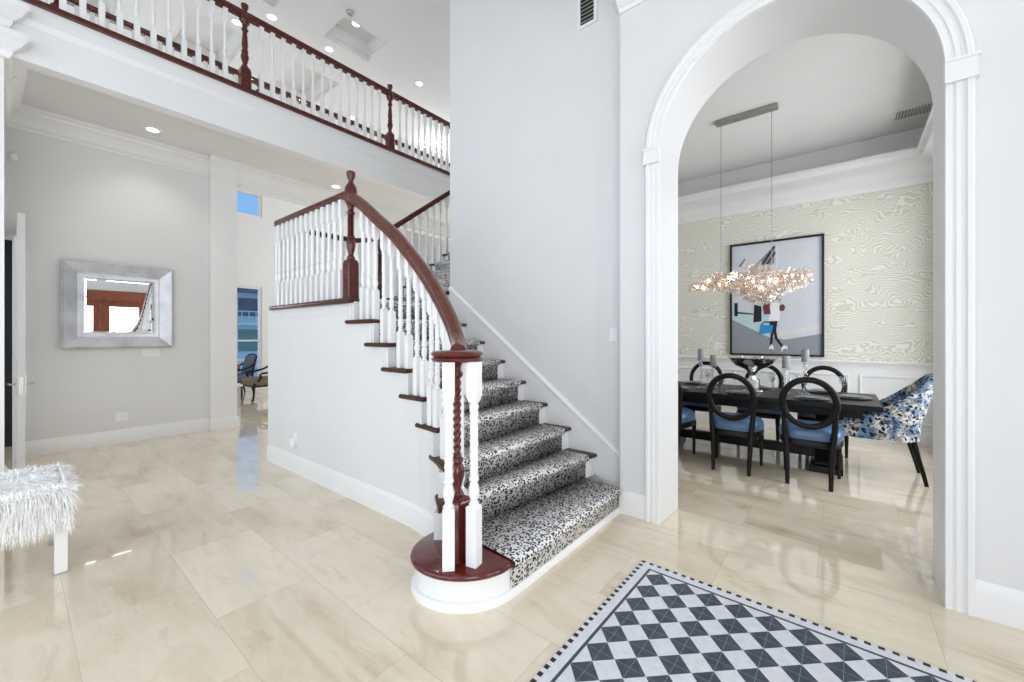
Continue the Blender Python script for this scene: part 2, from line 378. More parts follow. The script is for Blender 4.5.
window(3, -12.14, -12.02, -4.0, 2.35, .5, 5.6, (-2.4, -.8, .8), (2.9,))
# second-flight stair hall walls
box1('wall_stair', (-3.57, -1.36, 3.25, 3.40, 0, 6.6), M_WALL)
box1('wall_hall_right', (-3.57, -3.42, 3.40, 9.2, 0, 6.6), M_WALL)
m = M(); m.box(-12.0, -11.8, 9.2, 9.35, 0, 6.6); m.box(-11.8, -9.8, 9.2, 9.35, 0, 6.6); m.box(-7.0, -5.6, 9.2, 9.35, 0, 6.6); m.box(-9.8, -7.0, 9.2, 9.35, 0, .4); m.box(-9.8, -7.0, 9.2, 9.35, 5.8, 6.6)  # gap on the living room side added to let fill light in
m.box(-5.6, -3.42, 9.2, 9.35, 0, 4.8); m.box(-5.6, -3.42, 9.2, 9.35, 6.3, 6.6); m.box(-3.8, -3.42, 9.2, 9.35, 4.8, 6.3); struct(m, 'wall_hall_back', M_WALL)
# front wall behind the camera, with an unglazed opening added for fill light
m = M(); m.box(-12.2, 2.6, -4.35, -4.2, 0, .25); m.box(-12.2, -7.0, -4.35, -4.2, .25, 6.6); m.box(1.8, 2.6, -4.35, -4.2, .25, 6.6); m.box(-7.0, 1.8, -4.35, -4.2, 5.3, 6.6)
struct(m, 'wall_front', M_WALL)
# entry wall
m = M(); ex0, ex1 = 2.20, 2.36
m.box(ex0, ex1, -4.2, -3.9, 0, 4.3); m.box(ex0, ex1, -.5, .62, 0, 4.3); m.box(ex0, ex1, -3.9, -.5, 0, .3); m.box(ex0, ex1, -3.9, -.5, 3.8, 4.3); m.box(ex0, ex1, 2.78, 3.5, 0, 4.3); m.box(ex0, ex1, .62, 2.78, 3.95, 4.3); m.box(ex0, ex1, 1.60, 1.80, 3.06, 3.95); m.box(ex0, ex1, .62, 2.78, 2.78, 3.06)
struct(m, 'wall_entry', M_WALL)
m = M()
for y0, y1 in ((.62, .70), (2.70, 2.78)): m.box(ex0-.03, ex1, y0, y1, 0, 2.78)
m.box(ex0-.03, ex1, .70, 2.70, 2.462, 2.78)
fr = struct(m, 'trim_3', M_DOORW, .004)
g = M(); g.box(2.27, 2.28, .70, 1.60, 3.06, 3.95); g.box(2.27, 2.28, 1.80, 2.70, 3.06, 3.95); g.build('transom_pane', M_PANE, fr)
for n, y0, y1, yh in ((2, .70, 1.697, 1.63), (3, 1.703, 2.70, 1.77)):
    m = M(); x0, x1 = 2.23, 2.285
    m.box(x0, x1, y0, y0+.17, .01, 2.47); m.box(x0, x1, y1-.17, y1, .01, 2.47); m.box(x0, x1, y0+.17, y1-.17, .01, .45); m.box(x0, x1, y0+.17, y1-.17, 2.30, 2.47)
    if n == 2: m.box(x0-.012, x0, y1-.02, y1+.025, .01, 2.46)
    d = struct(m, 'door_%d' % n, M_DOORW, .005)
    g = M(); g.box(2.252, 2.262, y0+.17, y1-.17, .45, 2.30); g.build('pane', M_PANE, d)
    h = M(); h.tube([(2.23, yh, .95), (2.18, yh, .95), (2.18, yh, 1.25), (2.23, yh, 1.25)], .012); h.build('pull_handle', M_NICKEL, d)
# arch wall: pierced by a round-headed opening
AC, AZ = -.32, 2.82
y0, y1 = 3.10, 3.47
rf, rb, zb_, cb = .745, .725, 2.76, -.308
def arch_pts(c, z, r, n=40, t0=0): return [(c+r*cos(pi-pi*i/n), z+r*sin(pi-pi*i/n)) for i in range(n+1)]
m = M()
xa0, xa1, zt = -1.385, 2.2, 4.3
Fi = [(AC-rf, 0)]+arch_pts(AC, AZ, rf)+[(AC+rf, 0)]
Bi = [(-1.045, 0)]+[(x, z) for x, z in arch_pts(cb, zb_, rb+.012)]+[(.428, 0)]
def outer(i, n):
    # matching outline point on the wall's rectangle
    t = i/(n-1); 
    a = pi-pi*max(0, min(1, (i-1)/(n-3)))
    if i == 0: return (xa0, 0)
    if i == n-1: return (xa1, 0)
    dx, dz = cos(a), sin(a)
    sx = ((xa1-AC)/dx if dx > 1e-6 else ((xa0-AC)/dx if dx < -1e-6 else 1e9)); sz = (zt-AZ)/dz if dz > 1e-6 else 1e9
    k = min(sx, sz); return (AC+dx*k, AZ+dz*k)
n = len(Fi)
Fo = [outer(i, n) for i in range(n)]
# keep the two upper corners
def snap(Fo):
    for cx in (xa0, xa1):
        j = min(range(len(Fo)), key=lambda i: (Fo[i][0]-cx)**2+(Fo[i][1]-zt)**2); Fo[j] = (cx, zt)
snap(Fo)
vs = [(x, y0, z) for x, z in Fi]+[(x, y0, z) for x, z in Fo]+[(x, y1, z) for x, z in Bi]+[(x, y1, z) for x, z in Fo]
fs = []
for i in range(n-1):
    fs += [(i, i+1, n+i+1, n+i), (2*n+i, 3*n+i, 3*n+i+1, 2*n+i+1), (i, 2*n+i, 2*n+i+1, i+1), (n+i, n+i+1, 3*n+i+1, 3*n+i)]
fs += [(0, n, 3*n, 2*n), (n-1, 3*n-1, 4*n-1, 2*n-1)]
m.add(vs, fs); struct(m, 'wall_arch', M_WALL)
# casing of the arch: fluted pilasters, capital blocks, moulded archivolt
m = M()
CAS = [(0, 0), (0, .028), (.020, .028), (.025, .022), (.033, .022), (.038, .030), (.056, .030), (.061, .024), (.070, .024), (.078, .036), (.096, .036), (.105, .026), (.105, 0)]
def cas_ring(x, z, dx, dz, pts): return [(x+dx*a, y0-b, z+dz*a) for a, b in pts]
rings = [cas_ring(AC-rf, 0, -1, 0, CAS), cas_ring(AC-rf, AZ-.09, -1, 0, CAS)]
m.loft(rings); m.loft([cas_ring(AC+rf, 0, 1, 0, CAS), cas_ring(AC+rf, AZ-.09, 1, 0, CAS)])
rings = []
for i in range(49):
    a = pi-pi*i/48; rings.append(cas_ring(AC+rf*cos(a), AZ+rf*sin(a), cos(a), sin(a), CAS))
m.loft(rings)
for sx in (-1, 1):
    xa, xb = AC+sx*(rf-.004), AC+sx*(rf+.113); m.box(xa, xb, y0-.046, y0, AZ-.075, AZ+.015); m.box(xa, AC+sx*(rf+.119), y0-.051, y0, AZ+.015, AZ+.03); m.box(xa, AC+sx*(rf+.117), y0-.048, y0, AZ-.09, AZ-.075)
struct(m, 'trim_4', M_TRIM)
# crown mouldings and baseboards
m = M()
strip(m, [(2.2, y0), (-1.385, y0), (-1.385, 3.25)], CROWN, 4.255, -1)
struct(m, 'trim_6', M_TRIM)
m = M(); strip(m, [(-6.25, -.04), (XL, -.04), (XL, 1.885), (XP, 1.885), (XP, 2.235), (-7.38, 2.235), (-7.38, 9.2)], CROWN, ZS, 1); struct(m, 'trim_7', M_TRIM)
BH = [(a, b) for a, b in BASE]
m = M(); strip(m, [(XL, .10), (XL, 1.885), (XP, 1.885), (XP, 2.235), (-7.75, 2.235)], BH, 0, 1); struct(m, 'baseboard_left', M_TRIM)
m = M(); strip(m, [(2.2, y0), (AC+rf+.105, y0)], BH, 0, -1); struct(m, 'baseboard_right', M_TRIM)
m = M(); strip(m, [(AC-rf-.105, y0), (-1.385, y0)], BH, 0, -1); struct(m, 'baseboard_arch', M_TRIM)

# ------------------------------------------------------------------ soffit, balcony floor, ceilings
m = M(); m.box(-7.45, XB-.12, -4.2, 9.2, ZS, ZS+.05); struct(m, 'ceiling', M_CEIL)
m = M(); m.box(-7.40, XB-.16, -4.2, 9.2, ZS+.12, Z2-.01); m.box(XB, -3.57, 6.72, 9.2, ZS+.12, Z2-.01); struct(m, 'floor_upper', M_TRIM)
m = M(); m.box(XB-.16, XB-.005, -.037, 9.2, 3.92, Z2-.01); m.box(XB-.005, XB+.02, -.037, 6.7, 4.30, Z2-.01)
m.sweep([(XB-.005, -.037, 4.24), (XB-.005, 6.7, 4.24)], [(0, 0), (.008, 0), (.012, .02), (.024, .04), (.028, .06), (0, .06)])
struct(m, 'trim_8', M_TRIM)
# pier carrying the balcony edge at the left of the frame
m = M(); m.box(-6.25, XB, -.55, -.037, 0, 6.6)
CAP = [(0, 0), (0, -.22), (.03, -.21), (.05, -.17), (.05, -.15), (.10, -.11), (.13, -.06), (.145, -.05), (.145, 0)]
for z in (4.09, 4.36): strip(m, [(XB, -.55), (XB, -.037), (-6.25, -.037)], CAP, z, 1)
strip(m, [(XB, -.55), (XB, -.037), (-6.25, -.037)], BH, 0, 1)
struct(m, 'trim_9', M_TRIM)
m = M(); m.box(-1.36, 2.36, -4.2, 3.2, 4.30, 4.42); m.box(-1.36, -1.24, -4.2, 3.25, 4.42, 6.6); struct(m, 'ceiling_entry', M_CEIL)
# coffered upper ceiling: frame of beams with recessed panels
m = M(); ZC = 6.6
rows = [(-3.1, -2.2), (-1.5, -.6), (.15, 1.05), (1.75, 2.62), (3.40, 4.25)]; colsx = [(-6.94, -6.25), (-9.4, -8.0), (-11.6, -10.2)]
ys = [-4.3]+[v for r in rows for v in r]+[9.4]
for i in range(0, len(ys), 2): m.box(-12.2, -1.24, ys[i], ys[i+1], ZC, ZC+.25)
xs = sorted([-12.2]+[v for r in colsx for v in r]+[-1.24])
for (a, b) in rows:
    for i in range(0, len(xs), 2): m.box(xs[i], xs[i+1], a, b, ZC, ZC+.25)
m.box(-12.2, -1.24, -4.3, 9.4, ZC+.25, ZC+.3)
for (a, b) in rows:
    for (c, d) in colsx:
        m.sweep([(c, a, ZC+.25), (d, a, ZC+.25), (d, b, ZC+.25), (c, b, ZC+.25)], [(0, 0), (0, -.16), (-.02, -.16), (-.05, -.10), (-.10, -.05), (-.11, 0)], closed=True)
struct(m, 'ceiling_upper', M_CEIL)

# ------------------------------------------------------------------ balusters and newels (shared meshes)
def baluster_mesh(name, h=1.0, w=.028):
    m = M(); m.sq(w, 0, .30*h)
    m.lathe([(.019, .298*h), (.026, .305*h), (.018, .316*h), (.017, .322*h), (.026, .352*h), (.027, .37*h), (.022, .395*h), (.017, .412*h), (.024, .42*h), (.024, .428*h), (.021, .436*h)], seg=10)
    m.twist(.0225, .436*h, .77*h, 9, lobes=3, seg=9, rows=30, depth=.16)
    m.lathe([(.021, .77*h), (.024, .778*h), (.024, .786*h), (.018, .795*h), (.019, .806*h)], seg=10)
    m.loft([[(a*k, b*k, z*h) for a, b in ((-w, -w), (w, -w), (w, w), (-w, w))] for k, z in ((.66, .80), (1, .835), (1, 1.0))])
    return m.mesh(name, M_BAL)
BALM = baluster_mesh('baluster')
def baluster(parent, x, y, z0, z1, rz=0, sx=.82):
    o = bpy.data.objects.new('baluster', BALM); COL.objects.link(o); o.parent = parent
    p = wl(parent); o.location = Vector((x, y, z0))-p; o.scale = (sx, sx, z1-z0); o.rotation_euler = (0, 0, rz); return o
def newel(parent, x, y, z0, zbox, ztop, w=.058, mat=None, twisted=True, finial=True, box_h=.36, sh=1.0, blk=1.0):
    mat = mat or M_MAH; m = M()
    def ring(h, z): return [(x+h*a, y+h*b, z) for a, b in ((-1, -.8), (-.8, -1), (.8, -1), (1, -.8), (1, .8), (.8, 1), (-.8, 1), (-1, .8))]
    zb = z0+box_h
    m.loft([ring(w*.97, z0), ring(w, z0+.012), ring(w, zb-.05), ring(w*.96, zb-.03), ring(w*.82, zb-.01), ring(w*.55, zb)])
    v = w*(.55+.45*sh)
    m.lathe([(v*.62, -.01), (v*.7, .012), (v*.5, .03), (v*.42, .04), (v*.55, .07), (v*.74, .11), (v*.78, .14), (v*.66, .165), (v*.48, .18), (v*.66, .19), (v*.66, .205), (v*.5, .215)], x, y, 14, zb)
    za = zb+.215; ze = zbox-.09
    if twisted: m.twist(w*.60*sh, za, ze, 11.0, x, y, 2, 12, 66, .36)
    else: m.lathe([(w*.5, 0), (w*.62, (ze-za)*.25), (w*.42, ze-za)], x, y, 12, za)
    v = w*(.4+.6*sh)
    m.lathe([(v*.48, 0), (v*.66, .012), (v*.66, .025), (v*.45, .04), (v*.45, .06), (v*.7, .09)], x, y, 12, ze)
    if finial:
        m.lathe([(w*.62, 0), (w*.95, .025*blk), (w*1.05, .06*blk), (w*1.05, .13*blk), (w*.9, .165*blk), (w*.62, .19*blk)], x, y, 16, zbox)
        zf = zbox+.19*blk
        m.lathe([(w*.62, 0), (w*.38, .02), (w*.38, .03), (w*.6, .06), (w*.72, .08), (w*.72, ztop-zf-.01), (w*.45, ztop-zf)], x, y, 14, zf)
    return m.build('newel_post', mat, parent, angle=40)
RAILP = [(-.030, -.030), (.030, -.030), (.034, -.016), (.027, -.004), (.034, .012), (.028, .028), (.012, .036), (-.012, .036), (-.028, .028), (-.034, .012), (-.027, -.004), (-.034, -.016)]

# balcony railings, near and far side of the bridge
def balcony(x, y_a, y_b, label, newels, group_w):
    t = empty('balcony_railing', (x, (y_a+y_b)/2, Z2), label, 'railing')
    m = M(); m.box(x-.06, x+.055, y_a, y_b, Z2-.01, Z2+.045); m.build('base_rail', M_MAH, t, bevel=.006)
    zr = 5.40 if group_w == 1 else 5.545
    m = M(); m.sweep([(x, y_a, zr), (x, y_b, zr)], [(a*1.15, b*1.35) for a, b in RAILP]); m.build('handrail', M_MAH, t)
    for yn in newels: newel(t, x, yn, Z2+.04, 5.29, 5.54, .058, M_MAH, False, box_h=.26, blk=.7)
    y = y_a+.07; k = 0
    while y < y_b and k < 98:
        if all(abs(y-yn) > .085 for yn in newels): baluster(t, x, y, Z2+.043, zr-.036); k += 1
        y += .131
    return t
balcony(XB+.0, -.02, 6.6, 'mahogany balcony railing with white balusters on the near edge of the upper bridge', (1.83, 3.92, 6.55), 1)
balcony(XF, -.6, 8.6, 'far balcony railing behind the near one, on the living room side of the bridge', (.35, 2.55, 4.75, 6.95), 2)

# ------------------------------------------------------------------ staircase
RS = .195
# nosing line of every step: outer end (L) and wall end (Rr)
L = {1: (-1.375, 1.70), 2: (-1.86, 1.60), 3: (-1.955, 1.73), 4: (-2.16, 1.845), 5: (-2.34, 1.865), 6: (-2.54, 1.865), 7: (-2.77, 1.86), 8: (-3.00, 1.85), 9: (-3.30, 1.845)}
Rr = {1: (-1.375, 3.07), 2: (-1.66, 3.25), 3: (-1.92, 3.25), 4: (-2.18, 3.25), 5: (-2.44, 3.25), 6: (-2.71, 3.25), 7: (-3.00, 3.25), 8: (-3.28, 3.25), 9: (-3.55, 3.25)}
def lerp(a, b, t): return tuple(p+(q-p)*t for p, q in zip(a, b))
stair = empty('staircase', (-2.6, 2.5, 0), 'white staircase with dark wood treads and leopard runner, turning at a landing', 'staircase')
# bullnose starting step
def arc(cx, cy, r, a0, a1, n=18): return [(cx+r*cos(R(a0+(a1-a0)*i/n)), cy+r*sin(R(a0+(a1-a0)*i/n))) for i in range(n+1)]
def bull(r, xf, back=.0):
    c = (-1.64, 1.60); a = [(xf, 3.07 if back == 0 else 3.07)]
    return [(xf, 1.72)]+[p for p in arc(c[0], c[1], r, 12, -190, 26)]+[(-1.96, 1.74), (-1.96, 1.90)]
m = M()
def smooth2(P, n=5):
    out = []
    for i in range(len(P)-1):
        p0, p1, p2, p3 = [Vector(P[max(0, min(len(P)-1, i+d))]) for d in (-1, 0, 1, 2)]
        for j in range(n):
            t = j/n; v = .5*((2*p1)+(p2-p0)*t+(2*p0-5*p1+4*p2-p3)*t*t+(3*p1-p0-3*p2+p3)*t**3); out.append((v.x, v.y))
    return out+[tuple(P[-1])]
BULL = smooth2([(-1.402, 1.76), (-1.412, 1.645), (-1.452, 1.545), (-1.527, 1.462), (-1.63, 1.405), (-1.745, 1.392), (-1.845, 1.425), (-1.915, 1.49), (-1.955, 1.58), (-1.965, 1.70)])
poly = ([(-1.402, 1.92)]+BULL+[(-1.965, 1.92)])[::-1]
m.prism(poly, 0, RS-.035); m.box(-1.93, -1.402, 1.90, 3.08, 0, RS-.035); m.build('starting_step', M_TRIM, stair, angle=40)
m = M()
def off(poly, d):   # move outline outwards
    n = len(poly); out = []
    for i in range(n):
        a, b, c = Vector(poly[i-1]), Vector(poly[i]), Vector(poly[(i+1) % n]); e1 = (b-a).normalized(); e2 = (c-b).normalized()
        nn = Vector((e1.y+e2.y, -e1.x-e2.x)); 
        nn = nn.normalized() if nn.length > 1e-6 else Vector((e1.y, -e1.x)); out.append((b.x+nn.x*d, b.y+nn.y*d))
    return out
path = [(-1.390, 3.07, 0)]+[(x, y, 0) for x, y in off(([(-1.402, 1.92)]+BULL+[(-1.965, 1.92)])[::-1], .012)][::-1][1:-1]
m.sweep(path, [(.012, 0), (-.012, 0), (-.012, .03), (-.006, .042), (.012, .045)]); m.build('shoe_moulding', M_TRIM, stair)
m = M()
top = [(-1.94, 1.92), (-1.94, 1.70)][::-1]
outl = off(([(-1.45, 1.92)]+[(-1.410, 1.72)]+BULL[5:]+[(-1.965, 1.92)])[::-1], .026)
rr = []
for d, z in ((-.012, RS-.036), (0, RS-.03), (.004, RS-.018), (0, RS-.006), (-.012, RS)):
    rr.append([(x, y, z) for x, y in off(outl, d)])
m.loft(rr); m.build('bullnose_tread', M_CHERRY, stair, angle=50)
# outer string wall: a curved upright below the tread ends, stepped along its top
WALLP = [(-5.07, 1.863), (-4.30, 1.875), (-3.5, 1.885), (-2.9, 1.892), (-2.6, 1.893), (-2.42, 1.885), (-2.25, 1.86), (-2.12, 1.81), (-2.02, 1.745), (-1.95, 1.67), (-1.90, 1.60)]
def resample(P, d):
    out = [P[0]]
    for a, b in zip(P, P[1:]):
        n = max(1, int(math.dist(a, b)/d)); out += [lerp(a, b, (i+1)/n) for i in range(n)]
    return out
WP = resample(WALLP, .05)
def wall_norm(P, i):
    a, b = Vector(P[max(0, i-1)]), Vector(P[min(len(P)-1, i+1)]); t = (b-a).normalized(); return Vector((-t.y, t.x))   # towards the stair
def step_at(x):
    k = 1
    for j in range(2, 10):
        if x < L[j][0]-.02: k = j
    return k
m = M()
for i in range(len(WP)-1):
    a, b = WP[i], WP[i+1]; z = RS*step_at((a[0]+b[0])/2)-.032; na, nb = wall_norm(WP, i)*.05, wall_norm(WP, i+1)*.05
    if i == 0: pass
    A, B, C, D = (a[0], a[1]), (b[0], b[1]), (b[0]+nb.x, b[1]+nb.y), (a[0]+na.x, a[1]+na.y)
    m.prism([A, B, C, D], 0, z)
m.box(-5.12, -5.07, 1.863, 3.34, 0, 1.725)
m.build('string_wall', M_WALL, stair, smooth=True, angle=25)
m = M(); strip(m, [(-5.12, 3.3), (-5.12, 1.863)]+[(x, y) for x, y in WP[:-1]], BH, 0, 1); m.build('skirting', M_TRIM, stair, angle=25)
# dado line on the string wall: level under the landing, then following the stair
m = M(); pth = []
for x, y in WP:
    if x < -2.15: pth.append((x, y-.001, 1.62 if x < -3.42 else max(.3, 1.62-(x+3.42)*.80)))
m.sweep(pth, [(-.002, -.010), (.003, -.006), (.003, .006), (-.002, .010)]); m.build('dado_bead', M_WALL, stair)
# treads and risers
for k in range(2, 9):
    z = RS*k; l, r = L[k], Rr[k]; ln, rn = L[k+1], Rr[k+1]
    d = Vector((r[0]-l[0], r[1]-l[1])).normalized(); back = Vector((-d.y, d.x))
    if back.x > 0: back = -back
    wn = 1.0
    m = M()
    lb = (ln[0]-.09, max(ln[1], 1.62)+.006 if k > 2 else ln[1]); rb_ = (rn[0]-.03, 3.25)
    pol = [l, r, rb_, lb]
    # rounded nosing profile along the outline
    def ofs(pol, dd):
        out = []
        (l_, r_, q, p_) = [Vector(v) for v in pol]
        return [tuple(l_+Vector((dd, -dd))), tuple(r_+Vector((dd, 0))), tuple(q), tuple(p_+Vector((0, -dd)))]
    m.loft([[(x, y, zz) for x, y in ofs(pol, dd)] for dd, zz in ((-.012, z-.034), (0, z-.028), (.004, z-.017), (0, z-.006), (-.010, z))])
    m.build('tread', M_TREAD, stair, angle=50)
for k in range(2, 10):
    z = RS*k; l, r = L[k], Rr[k]
    m = M(); m.prism([(l[0]-.03, l[1]+.03), (r[0]-.03, r[1]), (r[0]-.05, r[1]), (l[0]-.05, l[1]+.03)], RS*(k-1), z-.034); m.build('riser', M_TRIM, stair)
# landing
lo = [(-3.30, 1.835), (-3.56, 3.25), (-3.58, 3.30), (-5.15, 3.30)]+[(-5.15, 2.02)]+arc(-4.98, 2.005, .17, 180, 270, 8)
m = M(); lo2 = lo
m.loft([[(x, y, zz) for x, y in off(lo2, dd)] for dd, zz in ((-.01, 9*RS-.045), (0, 9*RS-.038), (.004, 9*RS-.02), (0, 9*RS-.006), (-.01, 9*RS))])
m.build('landing_floor', M_TREAD, stair, angle=50)
# skirt board on the stair wall
m = M(); sk = []
sl = (1.949-.478)/(-3.5+1.52)
def skz(x): return .40+(x+1.42)*(-.745)
P0, P1 = (-1.385, .37), (-3.56, skz(-3.56))
m.add([(x, y, z) for y in (3.232, 3.25) for x, z in ((-1.37, 0), (-1.37, skz(-1.37)), (-3.56, skz(-3.56)), (-3.56, 1.5))], [(0, 1, 2, 3), (7, 6, 5, 4), (0, 4, 5, 1), (1, 5, 6, 2), (2, 6, 7, 3), (3, 7, 4, 0)])
m.sweep([(-1.37, 3.25, skz(-1.37)), (-3.56, 3.25, skz(-3.56))], [(0, -.03), (-.026, -.03), (-.028, -.012), (-.018, .006), (-.01, .012), (0, .012)])
m.build('skirt_board', M_TRIM, stair)
# leopard carpet runner, wrapping every nosing
def carpet(m, lines, zs, th=.012):
    pass
def runner(levels, tl, tr, name, parent, first_right=None):
    m = M(); rows = []
    for idx, (k, l, r, z) in enumerate(levels):
        a, b = lerp(l, r, tl(k)), lerp(l, r, tr(k)); d = (Vector(b)-Vector(a)).normalized(); f = Vector((d.y, -d.x))      # forward = out of the riser
        def pt(p, fo, zz): return (p[0]+f.x*fo, p[1]+f.y*fo, zz)
        zl = z-RS
        prof = [(-.022, zl+.004), (-.020, z-.045), (-.004, z-.040), (.010, z-.032), (.016, z-.017), (.010, z+.004), (-.008, z+.012)]
        for fo, zz in prof: rows.append((pt(a, fo, zz), pt(b, fo, zz)))
        if idx+1 < len(levels):
            k2, l2, r2, z2 = levels[idx+1]; a2, b2 = lerp(l2, r2, tl(k2)), lerp(l2, r2, tr(k2)); d2 = (Vector(b2)-Vector(a2)).normalized(); f2 = Vector((d2.y, -d2.x))
            rows.append(((a2[0]-.03*f2.x, a2[1]-.03*f2.y, z+.012), (b2[0]-.03*f2.x, b2[1]-.03*f2.y, z+.012)))
    vs = []; fs = []; NS = 2
    for a, b in rows: vs += [a, b]
    for i in range(len(rows)-1): fs.append((2*i, 2*i+1, 2*i+3, 2*i+2))
    m.add(vs, fs); o = m.build(name, M_LEO, parent, angle=60)
    so = o.modifiers.new('thickness', 'SOLIDIFY'); so.thickness = .008; so.offset = 0
    return o
lev = [(k, L[k], Rr[k], RS*k) for k in range(1, 9)]+[(9, L[9], Rr[9], RS*9), (10, (-4.75, 1.9), (-4.75, 3.25), RS*9+RS)]
lev1 = lev[:9]
def tl(k): return {1: .012, 2: .09, 3: .09}.get(k, .085)
def tr(k): return {1: .985}.get(k, .905)
runner(lev1, tl, tr, 'carpet_runner', stair)
# second flight, rising away from the landing behind the stair wall
fl = stair
y10, run = 3.30, .262
lev2 = []
for j in range(14):
    y = y10+run*j; z = RS*(10+j)
    if j < 13:
        m = M(); m.box(-4.98, -3.58, y-.005, y+run+.02, z-.032, z); m.build('tread', M_TREAD, fl, bevel=.008)
    m = M(); m.box(-4.95, -3.58, y+.02, y+.04, z-RS, z-.032); m.build('riser', M_TRIM, fl)
    lev2.append((10+j, (-4.80, y), (-3.72, y), z))
lev2 = [(k, r, l, z) for k, l, r, z in lev2]
m = M(); prof = [(3.32, 1.5), (3.32, 1.70), (3.32+13*run, Z2-.22), (3.32+13*run, Z2-.5)]
for x0, x1 in ((-4.97, -4.92),):
    vs = [(x, y, z) for x in (x0, x1) for y, z in [(3.30, 0), (3.30, 1.72)]+[p for j in range(13) for p in ((y10+run*j+.02, RS*(9+j)-.03), (y10+run*j+.02, RS*(10+j)-.03))]+[(6.7, Z2-.03), (6.7, 0)]]
    n = len(vs)//2; m.add(vs, [tuple(range(n)), tuple(range(2*n-1, n-1, -1))]+[(i, (i+1) % n, n+(i+1) % n, n+i) for i in range(n)])
m.build('string_wall', M_TRIM, fl)
def runner2():
    m = M(); vs = []; fs = []; rows = []
    for j in range(13):
        y = y10+run*j; z = RS*(10+j)
        for fo, zz in [(-.005, z-RS+.012), (-.004, z-.045), (.012, z-.03), (.014, z-.015), (.008, z+.006), (-.01, z+.012)]: rows.append((y-fo, zz))
    for y, z in rows: vs += [(-4.82, y, z), (-3.70, y, z)]
    for i in range(len(rows)-1): fs.append((2*i, 2*i+1, 2*i+3, 2*i+2))
    m.add(vs, fs); o = m.build('carpet_runner', M_LEO, fl, angle=60); so = o.modifiers.new('thickness', 'SOLIDIFY'); so.thickness = .008; so.offset = 0
runner2()

# ------------------------------------------------------------------ stair railing
rail = empty('stair_railing', (-1.655, 1.56, RS), 'curved mahogany staircase railing with white balusters, from the round cap up past the landing', 'railing')
NX, NY = -1.655, 1.56
RP = [(-3.40, 1.935, 2.66), (-3.2, 1.935, 2.535), (-3.05, 1.935, 2.425), (-2.9, 1.935, 2.32), (-2.76, 1.933, 2.22), (-2.62, 1.93, 2.10), (-2.48, 1.925, 1.975), (-2.34, 1.912, 1.845), (-2.20, 1.888, 1.712), (-2.08, 1.855, 1.60), (-1.97, 1.812, 1.50), (-1.88, 1.763, 1.425), (-1.80, 1.71, 1.372), (-1.73, 1.65, 1.34), (-1.69, 1.60, 1.328)]
def catmull(P, n=3):
    out = []
    for i in range(len(P)-1):
        p0, p1, p2, p3 = [Vector(P[max(0, min(len(P)-1, i+d))]) for d in (-1, 0, 1, 2)]
        for j in range(n):
            t = j/n; out.append(.5*((2*p1)+(p2-p0)*t+(2*p0-5*p1+4*p2-p3)*t*t+(3*p1-p0-3*p2+p3)*t**3))
    out.append(Vector(P[-1])); return out
m = M(); m.sweep(catmull(RP), [(a*1.3, b*1.3) for a, b in RAILP]); m.build('handrail', M_RAIL, rail, angle=50)
m = M(); m.lathe([(.125, 0), (.138, .006), (.143, .014), (.140, .022), (.130, .026), (.136, .032), (.144, .040), (.145, .048), (.135, .058), (.10, .064), (.02, .066)], NX, NY, 40, 1.278); m.build('volute_cap', M_CHERRY, rail, angle=50)
newel(rail, NX, NY, RS, 1.28, 0, .064, M_CHERRY, True, False, .34, .62)
for (x, y, rz) in ((-1.605, 1.452, .80), (-1.525, 1.560, .22), (-1.74, 1.665, .4)): baluster(rail, x, y, RS-.002, 1.282, rz, 1.12)
RC = catmull(RP, 8)
def rail_z(x):
    b = min(RC, key=lambda p: abs(p.x-x)); return b.z, b.y
def tread_of(x):
    k = 2
    for j in range(3, 9):
        if x < L[j][0]-.005: k = j
    return k
for k in range(2, 9):
    xa = L[k][0]-.045; xb = L[k+1][0]-.03; nb = 2 if k < 3 else 2
    if k == 3: nb = 2
    for j in range(nb+ (1 if xa-xb > .24 else 0)):
        cnt = nb+(1 if xa-xb > .24 else 0); x = xa+(xb-xa)*(j+.0)/cnt
        zr_, yr = rail_z(x); baluster(rail, x, yr, RS*k-.002, zr_-.030)
newel(rail, -3.44, 1.935, 9*RS-.002, 2.60, 2.91, .053, M_MAH, True, True, .36)

# landing railing: along the front edge, round the corner, then up the second flight
lr = rail
cx, cy, r0 = -4.98, 2.035, .12
HP = [(-3.44, 1.92, 2.70), (-4.2, 1.917, 2.70)]+[(x, y, 2.70) for x, y in arc(cx, cy, r0, 270, 180, 8)]+[(-5.10, 2.9, 2.70), (-5.05, 3.12, 2.74), (-4.96, 3.3, 2.85), (-4.92, 3.42, 2.96), (-4.92, 6.6, 2.96+3.18*RS/run)]
m = M(); m.sweep(HP, RAILP); m.build('handrail', M_MAH, lr, angle=50)
bp = [(-3.50, 1.935)]+[(x, y) for x, y in arc(cx, cy, r0, 270, 180, 8)]+[(-4.90, 3.28)]
for j in range(13):
    x = -3.575-.113*j; baluster(lr, x, 1.918, 9*RS-.002, 2.675)
for a in (255, 220, 190): baluster(lr, cx+r0*cos(R(a)), cy+r0*sin(R(a)), 9*RS-.002, 2.675, R(a))
for j in range(8): baluster(lr, -5.10, 2.15+.122*j, 9*RS-.002, 2.675)
newel(lr, -4.99, 3.24, 9*RS-.002, 2.62, 2.98, .055, M_MAH, True, True, .36)
for j in range(13):
    for q in (.05, .18):
        y = y10+run*j+q
        if y < 3.36: continue
        baluster(lr, -4.92, y, RS*(10+j)-.002, 2.96+(y-3.42)*RS/run-.03)

